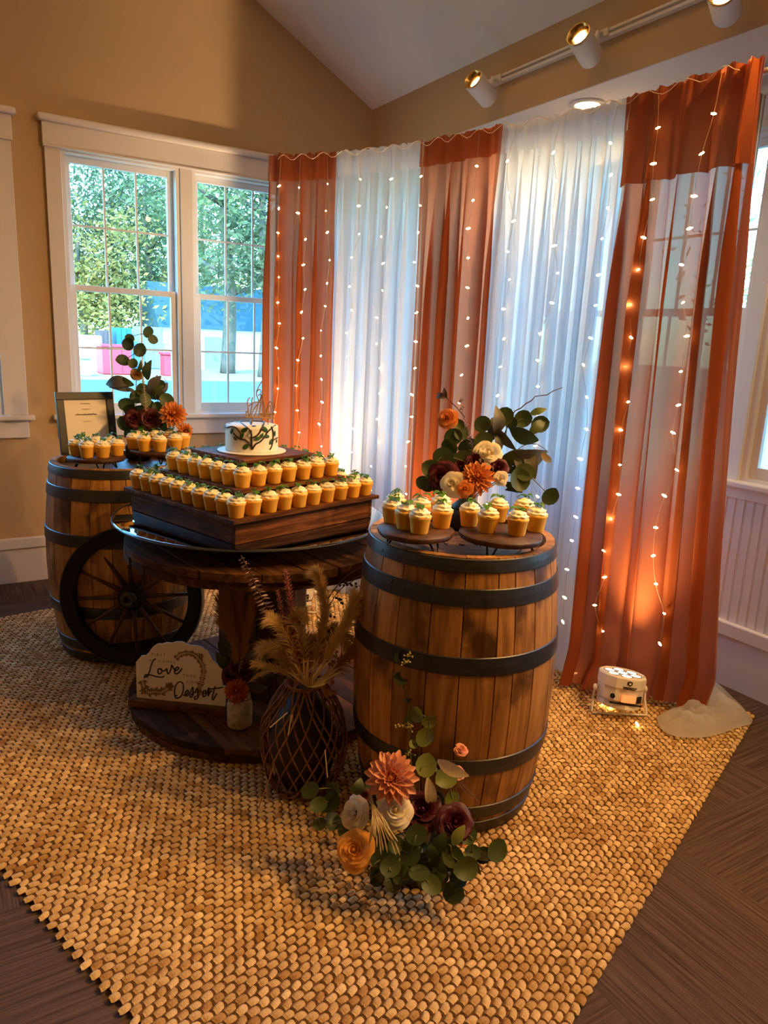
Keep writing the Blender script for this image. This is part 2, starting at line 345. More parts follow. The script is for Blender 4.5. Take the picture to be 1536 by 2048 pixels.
for x0, x1 in ((XRIDGE, XH + .14), (-4.3, XRIDGE)):
    z0, z1 = ceil_z(x0), ceil_z(x1)
    b.add([(x0, -3.6, z0), (x1, -3.6, z1), (x1, YW + .15, z1), (x0, YW + .15, z0), (x0, -3.6, z0 + .1), (x1, -3.6, z1 + .1), (x1, YW + .15, z1 + .1), (x0, YW + .15, z0 + .1)],
          [(0, 3, 2, 1), (4, 5, 6, 7), (0, 1, 5, 4), (2, 3, 7, 6), (0, 4, 7, 3), (1, 2, 6, 5)])
struct(b.build('ceiling', M_CEIL))
struct(MB().box(-4.3, 3.2, -3.75, -3.6, 0, 4.9).build('wall_back', M_WALL))
struct(MB().box(-4.45, -4.3, -3.75, YW + .15, 0, 3.2).build('wall_far', M_WALL))
# baseboards: tall board with a cap moulding
t = struct(thing('baseboard_left', (0, YW, 0), 0, 0, kind='structure'))
MB().box(-4.3, XH, -.018, 0, 0, .205).build('board', M_TRIM, t, bevel=.002)
MB().box(-4.3, XH, -.032, 0, .205, .267).build('cap', M_TRIM, t, bevel=.006)
t = struct(thing('baseboard_right', (XR, 0, 0), 0, 0, kind='structure'))
MB().box(-.018, 0, -3.6, 4.3, 0, .235).build('board', M_BEAD, t, bevel=.002)
MB().box(-.034, 0, -3.6, 4.3, .235, .30).build('cap', M_BEAD, t, bevel=.006)
# beadboard wainscot: one board at a time
t = struct(thing('trim_1', (XR, 0, .30), 0, 0, kind='structure'))
bead = MB(); prof = [(-.0215, 0), (-.0215, -.006), (-.019, -.010), (.014, -.010), (.016, -.006), (.0175, -.009), (.0200, -.009), (.0215, -.005), (.0215, 0)]
bead.prism([(q[1], q[0]) for q in prof], 0, .60)
bm_ = bead.mesh('bead_board', M_BEAD)
for k in range(98): link('bead_board', bm_, t, (0, .02 + k * .0435, 0))

def window(name, wall, ops, z0, z1, cas=.078, hd=.145, mat=M_TRIM, apron=.10):
    """double-hung windows side by side; u along the wall, d outward from the room face"""
    def bx(b, u0, u1, d0, d1, a, c):
        return b.box(u0, u1, YW + d0, YW + d1, a, c) if wall == 'L' else b.box(XR + d0, XR + d1, u0, u1, a, c)
    t = thing(name, (0, 0, 0), 0, 0, kind='structure')
    U0, U1 = ops[0][0], ops[-1][1]
    for q in (U0 - cas, U1): bx(MB(), q, q + cas, -.022, .0, z0, z1).build('casing', mat, t, bevel=.002)
    bx(MB(), U0 - cas - .008, U1 + cas + .008, -.030, 0, z1, z1 + hd - .035).build('header', mat, t, bevel=.003)
    bx(MB(), U0 - cas - .008, U1 + cas + .008, -.036, 0, z1 - .012, z1).build('fillet', mat, t, bevel=.004)
    bx(MB(), U0 - cas - .03, U1 + cas + .03, -.058, 0, z1 + hd - .035, z1 + hd).build('header_cap', mat, t, bevel=.012)
    bx(MB(), U0 - cas - .03, U1 + cas + .03, -.055, .10, z0 - .028, z0).build('sill', mat, t, bevel=.007)
    bx(MB(), U0 - cas, U1 + cas, -.022, 0, z0 - .028 - apron, z0 - .028).build('apron', mat, t, bevel=.003)
    for i in range(len(ops) - 1): bx(MB(), ops[i][1], ops[i + 1][0], -.016, .001, z0, z1).build('mullion', mat, t, bevel=.002)
    for (u0, u1) in ops:
        fr = MB(); g = .022
        bx(fr, u0, u0 + g, 0, .12, z0, z1); bx(fr, u1 - g, u1, 0, .12, z0, z1); bx(fr, u0 + g, u1 - g, 0, .12, z1 - g, z1); bx(fr, u0 + g, u1 - g, .0, .12, z0, z0 + .012)
        fr.build('jamb', M_VINYL, t)
        zm = z0 + (z1 - z0) * .497
        for (a, c, d, up) in ((z0 + .012, zm + .016, .028, 0), (zm - .016, z1 - g, .062, 1)):
            s = MB(); st = .034; w0, w1 = u0 + g, u1 - g; bot = .05 if not up else .032; top = .032 if not up else .036
            bx(s, w0, w0 + st, d, d + .032, a, c); bx(s, w1 - st, w1, d, d + .032, a, c)
            bx(s, w0 + st, w1 - st, d, d + .032, a, a + bot); bx(s, w0 + st, w1 - st, d, d + .032, c - top, c)
            so = s.build('sash', M_VINYL, t, bevel=.002)
            p0, p1, q0, q1 = w0 + st, w1 - st, a + bot, c - top
            for k in (1, 2):
                u = p0 + (p1 - p0) * k / 3; bx(MB(), u - .0055, u + .0055, d + .010, d + .020, q0, q1).build('muntin', M_VINYL, so)
            zc = (q0 + q1) / 2; bx(MB(), p0, p1, d + .011, d + .019, zc - .0055, zc + .0055).build('muntin', M_VINYL, so)
            for k in range(3):
                for h in range(2):
                    ua, ub = p0 + (p1 - p0) * k / 3, p0 + (p1 - p0) * (k + 1) / 3; za, zb = q0 + (q1 - q0) * h / 2, q0 + (q1 - q0) * (h + 1) / 2
                    dd = d + .021
                    if wall == 'L': m_ = MB().add([(ua, YW + dd, za), (ub, YW + dd, za), (ub, YW + dd, zb), (ua, YW + dd, zb)], [(0, 1, 2, 3)])
                    else: m_ = MB().add([(XR + dd, ua, za), (XR + dd, ub, za), (XR + dd, ub, zb), (XR + dd, ua, zb)], [(0, 1, 2, 3)])
                    m_.build('pane', M_GLASS, so, fix=False)
    return t
window('window_1', 'L', WIN_L[2:], SILL, HEAD)
window('window_2', 'L', WIN_L[:2], SILL, HEAD, cas=.12)
window('window_3', 'R', WIN_R, .935, HEAD - .02, mat=M_BEAD, apron=.05)

# ================================================================== LIGHT FIXTURES
def spot(name, loc, target, e, c, ang, blend=.6, rad=.05, parent=None):
    d = bpy.data.lights.new(name, 'SPOT'); d.energy = e; d.color = c; d.spot_size = R(ang); d.spot_blend = blend; d.shadow_soft_size = rad
    o = bpy.data.objects.new(name, d); col.objects.link(o); o.location = loc
    o.rotation_euler = (Vector(target) - Vector(loc)).to_track_quat('-Z', 'Y').to_euler()
    return o
WARM = (1.0, .54, .17); WARM2 = (1.0, .66, .32); AMBER = (1.0, .70, .40)
# recessed downlight in the soffit
def downlight(x, y, e, z=None, label='', tilt=True, ang=130, c=WARM):
    z = ceil_z(x) if z is None else z
    n = Vector((-SLOPE if x > XRIDGE else SLOPE, 0, -1)).normalized() if tilt else Vector((0, 0, -1))
    if tilt: n = Vector((-SLOPE, 0, -1)).normalized() if x > XRIDGE else Vector((SLOPE, 0, -1)).normalized()
    t = thing('ceiling_downlight', (x, y, z), label, 'light', 'recessed downlights')
    t.rotation_euler = (n).to_track_quat('Z', 'Y').to_euler()
    MB().lathe([(.085, .0), (.085, .006), (.062, .010), (.055, .004), (.055, 0)], 28, closed=True).build('trim_ring', M_CAN, t, smooth=True)
    MB().lathe([(.0, .003), (.056, .003)], 28).build('lens', M_LAMP, t)
    p = Vector((x, y, z)) + n * .05
    spot('downlight_lamp', p, p + Vector((0, 0, -1)), e, c, ang, .8, .06)
    return t
rl = on_z(1175, 208, SOF - .006)
downlight(rl.x, rl.y, 22, SOF - .005, 'glowing round recessed light in the white soffit above the white curtain', False, 140, WARM2)
# the same soffit lights go on beyond the frame: the window panes mirror them in a row
for y_ in (1.15, -1.6): spot('soffit_lamp_offscreen', (rl.x, y_, SOF - .055), (rl.x, y_, 0), 22, WARM2, 140, .8, .06)
# track with swivel heads
TRACK_E = 105
RZ = 2.785
t = thing('track_rail', (XH, 2.3, RZ), 'white lighting track fixed along the beige header wall', 'track')
MB().box(-.030, 0, -3.0, 1.08, -.018, .018).build('rail', M_CAN, t, bevel=.004)
MB().box(-.032, -.0295, -2.99, 1.07, -.005, .005)  .build('slot', M_SLOT, t)
for (px, py, dirv, lab) in ((962, 178, (-.86, -.22, .34), 'white track spotlight nearest the corner of the gable wall'),
                            (1170, 92, (-.86, -.30, .30), 'white track spotlight with gold reflector above the white soffit light'),
                            (1450, 4, (-.80, -.42, .10), 'blazing white track spotlight at the ceiling over the tall rust curtain')):
    c = on_plane(px, py, Vector((XH - .13, 0, 0)), Vector((1, 0, 0)))
    dv = Vector(dirv).normalized()
    t = thing('track_spotlight', (XH - .03, c.y, RZ), lab, 'spotlight', 'track spotlights')
    mm = Matrix.Translation(c - t.location) @ dv.to_track_quat('Z', 'Y').to_matrix().to_4x4()
    body = MB().lathe([(.0, -.085), (.044, -.083), (.050, -.074), (.052, .065), (.052, .075), (.047, .075), (.044, .04), (.04, .0), (0, -.0)], 28, mm).build('can', M_CAN, t, smooth=True)
    MB().lathe([(.050, .0752), (.052, .0772), (.046, .0772), (.043, .03), (.030, .004), (.0, .002)], 28, mm, cap=False).build('reflector', M_GOLDR, t, smooth=True)
    MB().lathe([(.0, .030), (.022, .030), (.018, .012)], 18, mm).build('lamp', M_LAMP, t, smooth=True)
    arm = c - t.location - dv * .05
    MB().tube([(0, 0, 0), (-.03, 0, 0), tuple(arm * .7), tuple(arm)], .012, 8).build('swivel_arm', M_CAN, t, smooth=True)
    MB().box(-.012, .0, -.035, .035, -.016, .016).build('adapter', M_CAN, t, bevel=.003)
    p = c + dv * .09
    spot('track_lamp', p, p + dv, TRACK_E, WARM, 95, .7, .03)

# the rail runs on past the frame with its heads at the same spacing
for y_, aim in ((1.22, (-.1, 3.3, .5)), (.50, (.1, 1.9, 0)), (-.22, (.9, 1.5, .3))):
    p = Vector((XH - .21, y_, RZ)); spot('track_lamp_offscreen', p, aim, TRACK_E, WARM, 95, .7, .03)

# ================================================================== OUTDOORS
GZ = -.4
M_GRASS = plain('leaf_litter', (.30, .21, .10), .9, var=.35)
M_ROAD = plain('asphalt', (.085, .115, .135), .9, var=.12)
M_SIDE = plain('siding_white', (.80, .82, .84), .7)
M_BLUEP = plain('panel_blue', (.20, .30, .36), .6)
M_ROOFB = plain('roof_blue', (.030, .075, .090), .7)
M_REDB = plain('bin_red', (.55, .03, .05), .5)
M_BLUEC = plain('container_blue', (.015, .12, .27), .5)
M_BROWN = plain('crate_brown', (.10, .06, .06), .7)
M_GREYB = plain('bin_grey', (.35, .42, .45), .6)
M_TRUNK = plain('tree_bark', (.13, .10, .075), .9, var=.3)
def outleaf(n, c, c2): return leafmat(n, c, c2, .6, .45)
M_LG = [outleaf('leaf_green', (.075, .10, .035), (.21, .24, .09)), outleaf('leaf_yellow', (.24, .19, .04), (.48, .33, .09)), outleaf('leaf_olive', (.10, .12, .05), (.26, .25, .11))]
tag(MB().box(-60, 120, 4.9, 140, GZ - .3, GZ).build('ground_lawn', M_GRASS), kind='structure')
tag(MB().box(3.3, 120, -80, 4.9, GZ - .3, GZ - .002).build('ground_yard', M_ROAD), kind='structure')
tag(MB().box(-60, 100, 12.0, 30.0, GZ, GZ + .02).build('road', M_ROAD), kind='structure')
def yplane(x, y, Y): return on_plane(x, y, Vector((0, Y, 0)), Vector((0, 1, 0)))
def ext(name, mat, Y, px0, px1, py0, ydep, label, cat, z0=GZ, lid=None, siding=0, door=None):
    a = yplane(px0, py0, Y); c = yplane(px1, py0, Y); w = c.x - a.x; h = a.z - z0
    t = thing(name, (a.x, Y, z0), label, cat)
    MB().box(0, w, 0, ydep, 0, h).build('body', mat, t, bevel=.04)
    if siding:
        n = max(3, int(w / siding))
        for k in range(n): MB().box(w * k / n + .01, w * (k + 1) / n - .01, -.03, 0, .05, h - .05).build('panel', mat, t)
    if lid: MB().box(-.06, w + .06, -.08, ydep + .05, h, h + .12).build('lid', lid, t, bevel=.03)
    return t, w, h
ext('storage_wall', M_SIDE, 36, 120, 203, 668, 1.0, 'white low wall standing behind the grey bin across the road', 'wall', siding=.6)
ext('grey_bin', M_GREYB, 32.5, 164, 182, 718, .6, 'small grey refuse bin by the white wall across the road', 'bin', lid=M_GREYB)
ext('brown_crate', M_BROWN, 38.5, 199, 222, 660, 1.2, 'dark brown crate stacked behind the red dumpster outdoors', 'crate', siding=.3)
ext('red_dumpster', M_REDB, 34, 204, 262, 694, 1.4, 'wide red dumpster across the road beside the blue container', 'dumpster', lid=M_REDB, siding=.4)
ext('blue_container', M_BLUEC, 39, 231, 264, 655, 1.5, 'bright blue storage container behind the red dumpster', 'container', siding=.25)
ext('panel_fence', M_BLUEP, 40, 266, 326, 652, .2, 'pale blue upright panel fence beside the garden shed', 'fence', siding=.45)
ext('red_bin', M_REDB, 33.5, 329, 353, 710, .8, 'small red wheeled bin in front of the pale blue fence', 'bin', lid=M_REDB)
a = yplane(326, 652, 41); c = yplane(560, 652, 41); w = c.x - a.x; h = a.z - GZ
t = thing('garden_shed', (a.x, 41, GZ), 'white sided garden shed with dark blue roof under the trees', 'shed')
MB().box(0, w, 0, 4, 0, h).build('body', M_SIDE, t)
for k in range(7): MB().box(.02, w - .02, -.04, 0, h * k / 7 + .03, h * (k + 1) / 7).build('siding_board', M_SIDE, t)
MB().box(w * .33, w * .48, -.07, -.03, 0, h * .8).build('door', M_BLUEP, t)
MB().box(w * .29, w * .32, -.08, -.03, 0, h * .85).build('door_post', M_SIDE, t)
MB().add([(-.3, -.3, h - .05), (w + .3, -.3, h - .05), (w + .3, 2, h + 2.4), (-.3, 2, h + 2.4), (-.3, 4.3, h - .05), (w + .3, 4.3, h - .05), (-.3, -.3, h + .05), (w + .3, -.3, h + .05)],
        [(0, 1, 2, 3), (3, 2, 5, 4), (0, 3, 4), (1, 5, 2), (0, 4, 5, 1)]).build('roof', M_ROOFB, t)
def tree(px, Y, h, rad, kind, label, wx=None, n=5200, low=.22, trunk=.28):
    if wx is None: p = yplane(px, 700, Y); base = Vector((p.x, Y, GZ))
    else: base = Vector((wx, Y, GZ))
    t = thing('garden_tree', base, label, 'tree', 'trees outdoors')
    pts = catmull([(0, 0, 0), (.15, 0, h * .3), (-.1, .1, h * .6), (.1, 0, h * .9)], 4); k = len(pts)
    tb = MB().tube(pts, [trunk * (1 - .8 * i / k) for i in range(k)], 8)
    for i in range(7):
        z = h * (.3 + .08 * i); a_ = i * 2.4; q = Vector((math.cos(a_), math.sin(a_), .35)) * rad * .7
        tb.tube([(0, 0, z), tuple(Vector((0, 0, z)) + q * .5), tuple(Vector((0, 0, z + .3)) + q)], [trunk * .4, trunk * .25, .03], 5)
    tb.build('trunk', M_TRUNK, t, smooth=True)
    m = MB(); rng = random.Random(int(px * 7 + Y * 13))
    cl = [(rng.gauss(0, rad * .5), rng.gauss(0, rad * .5), h * (low + (1 - low) * rng.random()), rad * rng.uniform(.25, .5)) for _ in range(26)]
    for i in range(n):
        c_ = cl[i % 26]; p = Vector((rng.gauss(c_[0], c_[3]), rng.gauss(c_[1], c_[3]), rng.gauss(c_[2], c_[3] * .7)))
        if p.z < h * low * .6: continue
        s = rng.uniform(.08, .24); a_ = Vector((rng.uniform(-1, 1), rng.uniform(-1, 1), rng.uniform(-1, 1))).normalized(); b_ = a_.orthogonal().normalized()
        m.add([p - a_ * s, p + b_ * s * .5, p + a_ * s, p - b_ * s * .5], [(0, 1, 2, 3)])
    o = m.build('crown', M_LG[kind], t, fix=False); o['kind'] = 'stuff'
for (px, Y, h, rad, kd, lab, kw) in ((455, 37, 13, 3.2, 0, 'leafy green tree with a thick trunk leaning in front of the shed', dict(low=.40, trunk=.42)),
        (528, 34, 12, 2.4, 2, 'tall olive tree beside the rust curtain outside the window', dict(low=.35, trunk=.34)),
        (300, 47, 14, 3.6, 0, 'broad green tree rising behind the blue fence', {}), (235, 50, 12, 3.6, 2, 'olive tree rising behind the blue container', {}),
        (165, 46, 8, 3.4, 1, 'golden yellow tree behind the white outdoor wall', {}), (350, 52, 9, 3.0, 1, 'yellow autumn tree behind the dark blue roof', {}),
        (410, 56, 15, 4.5, 0, 'big green tree far behind the shed roof', {}), (500, 52, 12, 4.0, 1, 'yellow green tree far behind the leaning trunk', {}),
        (110, 55, 9, 4.5, 2, 'low olive tree at the far end of the white wall', {}), (-60, 48, 12, 3.8, 0, 'green tree across the road beyond the white outdoor wall', {}), (-260, 52, 11, 4.0, 2, 'olive tree across the road outside the far double window', {})):
    tree(px, Y, h, rad, kd, lab, **kw)
for (x, y, h, rad, kd, lab) in ((20, 3.5, 11, 2.6, 0, 'green tree in the side yard behind the tall rust curtain'), (24, 10, 12, 3.0, 2, 'olive tree in the side yard behind the curtains'), (26, 14.5, 12, 3.0, 1, 'yellow tree at the back of the side yard')):
    tree(x, y, h, rad, kd, lab, wx=x, n=2500)

# ================================================================== RUG
A_, C_, E_, D_ = Vector((.482, .644, 0)), Vector((2.825, 1.538, 0)), Vector((1.97, 4.24, 0)), Vector((-.53, 3.855, 0))
def rug_p(a, b): return (A_ * (1 - a) + C_ * a) * (1 - b) + (D_ * (1 - a) + E_ * a) * b
rug = thing('jute_rug', (A_ + C_ + D_ + E_) / 4, 'large golden woven jute rug under the barrels and dessert table', 'rug')
RC = rug.location.copy()
m = MB(); P4 = [rug_p(.006, .004), rug_p(.994, .004), rug_p(.994, .996), rug_p(.006, .996)]
m.add([q - RC + Vector((0, 0, z)) for z in (.001, .009) for q in P4], [(0, 3, 2, 1), (4, 5, 6, 7), (0, 1, 5, 4), (1, 2, 6, 5), (2, 3, 7, 6), (3, 0, 4, 7)]).build('backing', M_JUTE2, rug)
NR, NC = 158, 80
rng = random.Random(3)
def knot(cen, du, dv, L, W, H):
    vs_ = []; tw = rng.uniform(-.35, .35)
    for i, (tt, s) in enumerate(((-1, .62), (-.7, .95), (0, 1.0), (.7, .95), (1, .62))):
        lat = tw * tt * W + rng.uniform(-.08, .08) * W
        for k in range(5):
            q = PI * k / 4; vs_.append(cen + du * (tt * L) + dv * (math.cos(q) * W * s + lat) + Vector((0, 0, max(0, math.sin(q)) * H * s)))
    fs = [(i * 5 + k, i * 5 + k + 1, (i + 1) * 5 + k + 1, (i + 1) * 5 + k) for i in range(4) for k in range(4)] + [(0, 1, 2, 3, 4), (24, 23, 22, 21, 20)]
    return vs_, fs
def paint(me, vals, per):
    at = me.attributes.new('straw', 'FLOAT', 'POINT'); at.data.foreach_set('value', [v for v in vals for _ in range(per)])
knots = []
for i in range(NR):
    for j in range(NC):
        a = (j + .5 + (.25 if i % 2 else -.25)) / NC; bb = (i + .5) / NR
        c = rug_p(a, bb); du = (rug_p(min(a + .01, 1.2), bb) - rug_p(a - .01, bb)).normalized(); dv = (rug_p(a, bb + .01) - rug_p(a, bb - .01)).normalized()
        w = (c - CAM).dot(FWD); ix = 768 + F_PX * (c - CAM).dot(RIGHT) / w; iy = 1024 - F_PX * (c - CAM).dot(UP) / w
        vis = -20 < ix < 1556 and iy < 2060
        knots.append((0 if vis else 1, w, c, du, dv))
order = sorted(range(len(knots)), key=lambda k: knots[k][:2]); near = set(order[:300])
m = MB(); cords = MB(); vals = []
for k, (vis, w, c, du, dv) in enumerate(knots):
    q = (c - RC) + Vector((0, 0, .0075)); vs_, fs = knot(Vector((0, 0, 0)), du, dv, .0134 * rng.uniform(.86, 1.10), .0098 * rng.uniform(.9, 1.12), .0088 * rng.uniform(.75, 1.25))
    g = q + du * .0158; sv = min(1, max(0, rng.gauss(.45, .22)))
    for e in (-.0017, .0017):
        b0 = g + du * e; r_ = .0013; hs = [(-.0095, .0005), (-.006, .0052), (.006, .0052), (.0095, .0005)]
        cords.add([b0 + dv * y + du * x + Vector((0, 0, z + (.0012 if x == 0 else 0))) for (y, z) in hs for x in (-r_, 0, r_)], [(n_ * 3 + e_, n_ * 3 + e_ + 1, n_ * 3 + e_ + 4, n_ * 3 + e_ + 3) for n_ in range(3) for e_ in range(2)])
    if k in near:
        o = MB().add(vs_, fs).build('knot', M_JUTE, rug, True, loc=q, fix=False); paint(o.data, [sv], 25)
    else: m.add([q + v for v in vs_], fs); vals.append(sv)
o = m.build('weave', M_JUTE, rug, True, fix=False); o['kind'] = 'stuff'; paint(o.data, vals, 25)
o = cords.build('binding_cords', M_JUTE2, rug, True, fix=False); o['kind'] = 'stuff'
RUG_T = .0165

# ================================================================== CURTAIN BACKDROP
ZT = 2.40
PP = [Vector((1.69, 4.02, 0)), Vector((1.92, 3.70, 0)), Vector((2.15, 3.22, 0)), Vector((2.27, 2.77, 0)), Vector((2.40, 2.18, 0)), Vector((2.41, 1.64, 0))]
PATH = catmull(PP, 20)
def path(s):                                  # s in 0..5, one unit per panel
    k = max(0, min(len(PATH) - 1.001, s * 20)); i = int(k); return PATH[i].lerp(PATH[i + 1], k - i)
def path_n(s):
    t = (path(min(s + .03, 5)) - path(max(s - .03, 0))).normalized(); return Vector((-t.y, t.x, 0)) * -1 if (Vector((-t.y, t.x, 0))).dot(Vector((-1, -1, 0))) < 0 else Vector((-t.y, t.x, 0))
B0, B1 = Vector((2.315, 2.13, 0)), Vector((2.67, 1.63, 0))
def base_pt(s, v):
    p = path(s)
    if s > 3.9:
        k = min(1, max(0, s - 4)); p = p.lerp(B0.lerp(B1, k), v ** 1.7 * min(1, (s - 3.9) / .1))
    return p
def panel_fn(i, nf, amp, seed, off=0, v0=0, v1=1, pool=0):
    def fn(u, vv):
        v = v0 + (v1 - v0) * vv; s = i - .02 + u * 1.04
        ph = 2 * PI * nf * u + seed + 1.1 * math.sin(2 * PI * u * 1.3 + seed) + .5 * v * math.sin(seed + 3 * u)
        a = amp * (.30 + .70 * min(1, v * 3.2)) * (1 + .25 * math.sin(4 * v + seed + 5 * u))
        d = a * (math.sin(ph) + .35 * math.sin(2.27 * ph + 1 + 1.5 * v)) + off
        n = path_n(min(5, max(0, s))); t = Vector((-n.y, n.x, 0))
        p = base_pt(min(5, max(0, s)), v) + n * d + t * (.026 * math.sin(2 * ph + .6) * min(1, v * 4))
        z = ZT - v * (ZT - RUG_T - .004)
        if v < .035:
            k = 1 - v / .035; p += n * (.007 * nz(u * 26, seed) + .004 * nz(u * 55, seed + 3)) * (.4 + k); z += k * (.012 + .012 * nz(u * 22, seed + 9) + .006 * nz(u * 50, seed))
        if v > .94 and pool:
            k = (v - .94) / .06; p += n * pool * k * (1 + .5 * math.sin(9 * u + seed)); z += .012 * k * (1 + math.sin(13 * u + seed))
        return p + Vector((0, 0, z))
    return fn
LAB = ['rust sheer curtain panel hanging beside the double window', 'white sheer curtain panel between the window-side rust panel and the middle rust one',
       'middle rust sheer curtain panel between two white panels', 'wide white sheer curtain panel behind the front barrel', 'wide rust sheer curtain panel falling behind the white floor uplight']
SPEC = [(0, 4, .038, .4, M_RUST, M_RUST, .05), (1, 7, .026, 2.1, M_WHITE, M_WHITE, .045), (2, 4, .036, 3.3, M_RUST, M_RUST, .045), (3, 9, .028, 1.2, M_WHITE, M_WHITE, .045), (4, 5, .040, 5.0, M_RUST, M_RUST, .13)]
for (i, nf, amp, sd, mt, mh, hv) in SPEC:
    t = thing('curtain_panel', path(i + .5) + Vector((0, 0, RUG_T)), LAB[i], 'curtain')
    L0 = t.location.copy()
    f = panel_fn(i, nf, amp, sd, .012 if i % 2 == 0 else 0, pool=.05 if i == 4 else 0)
    MB().grid(lambda u, v: f(u, v) - L0, 150, 70).build('drape', mt, t, True, fix=False)
    g = panel_fn(i, nf, amp, sd, (.012 if i % 2 == 0 else 0) + .012, 0, hv)
    MB().grid(lambda u, v: g(u, v) - L0, 120, 10).build('rod_pocket', mh, t, True, fix=False)
# crossbar and uprights of the backdrop frame
t = thing('backdrop_stand', path(0) + Vector((0, 0, 0)), 'slim metal backdrop frame carrying the rust and white curtains', 'stand'); L0 = t.location.copy()
MB().tube([p + Vector((0, 0, ZT - .02)) - L0 - path_n(k / 20) * .028 for k, p in enumerate(PATH)], .011, 8).build('crossbar', M_POLE, t, True)
for s, bk in ((.06, .09), (4.62, .24)):
    q = path(s) - path_n(s) * bk - L0
    MB().tube([q + Vector((0, 0, .02)), q + Vector((0, 0, ZT - .02)), q + path_n(s) * (bk - .03) + Vector((0, 0, ZT - .02))], .014, 8).build('upright', M_POLE, t, True)
    MB().box(-.07, .07, -.07, .07, RUG_T - .004, RUG_T + .008, Matrix.Translation(q)).build('base_plate', M_POLE, t, bevel=.002)
# end of white cloth pooled on the rug
t0 = on_z(1405, 1432, RUG_T)
OUT = [(1312, 1438), (1322, 1462), (1350, 1477), (1400, 1480), (1440, 1472), (1480, 1458), (1503, 1450), (1490, 1425), (1462, 1396), (1428, 1368), (1410, 1395), (1380, 1418), (1345, 1423)]
ring = [on_z(x, y, RUG_T) - t0 for x, y in OUT]; ring = catmull(ring + [ring[0]], 9)[:-1]
m = MB(); NRG = 40
vs_ = []; n = len(ring)
for i in range(NRG + 1):
    k = i / NRG
    for q in ring:
        p = q * k; h = .010 + (1 - k ** 3) * (.030 + .055 * abs(nz(p.x * 9 + 3, p.y * 9, 1)) + .05 * abs(nz(p.x * 16 + p.y * 9, p.y * 5, 4)) + .03 * nz(p.x * 30, p.y * 30, 7)) * min(1, (1 - k) * 5 + .15)
        vs_.append(p + Vector((0, 0, max(.004, h))))
m.add(vs_, [(i * n + j, i * n + (j + 1) % n, (i + 1) * n + (j + 1) % n, (i + 1) * n + j) for i in range(NRG) for j in range(n)])
o = m.build('cloth_end', M_WHITE, None, True, loc=t0, fix=False)
tag(o, 'end of white sheer cloth bunched up on the rug by the rust curtain', 'cloth')

# string lights hung in front of the panels
ls = thing('string_lights', path(2.5) + Vector((0, 0, .03)), 'warm white fairy light strands hanging down over the rust and white curtains', 'string lights'); L0 = ls.location.copy()
bulb = MB().lathe([(0, -.010), (.0032, -.009), (.0042, -.003), (.0044, .003), (.003, .008), (.0014, .011), (0, .012)], 8).mesh('bulb', M_BULB, True)
rng = random.Random(21)
SS = [.30, .64, .97, 1.32, 1.66, 2.08, 2.80, 3.20, 3.56, 3.97, 4.27, 4.66]
top = [path(s) + path_n(s) * .055 + Vector((0, 0, ZT - .01 + .015 * math.sin(s * 23))) - L0 for s in [k * .05 for k in range(5, 98)]]
MB().tube(top, .0012, 4).build('lead_wire', M_WIRE, ls)
nb = 0
for si, s0 in enumerate(SS):
    pts = []; vend = rng.uniform(.86, .96)
    nB = 17
    for k in range(nB + 1):
        v = .01 + (vend - .01) * k / nB; s = s0 + rng.uniform(-.04, .04) - .03 * math.sin(k * .7 + si)
        p = base_pt(s, v) + path_n(min(5, s)) * (.060 + rng.uniform(-.006, .012)); pts.append(p + Vector((0, 0, ZT - v * (ZT - .02))) - L0)
    cv = catmull(pts, 3)
    st = MB().tube(cv, .0008, 3, False).build('strand', M_WIRE, ls)
    for p in pts[1:]:
        d = Vector((rng.uniform(-.5, .5), -1 * rng.choice((-1, 1)), rng.uniform(-.5, .35)))
        link('bulb', bulb, st, mat=frame_mat(p + Vector((0, 0, rng.uniform(-.01, .01))), d, 0, rng.uniform(.8, 1.15))); nb += 1

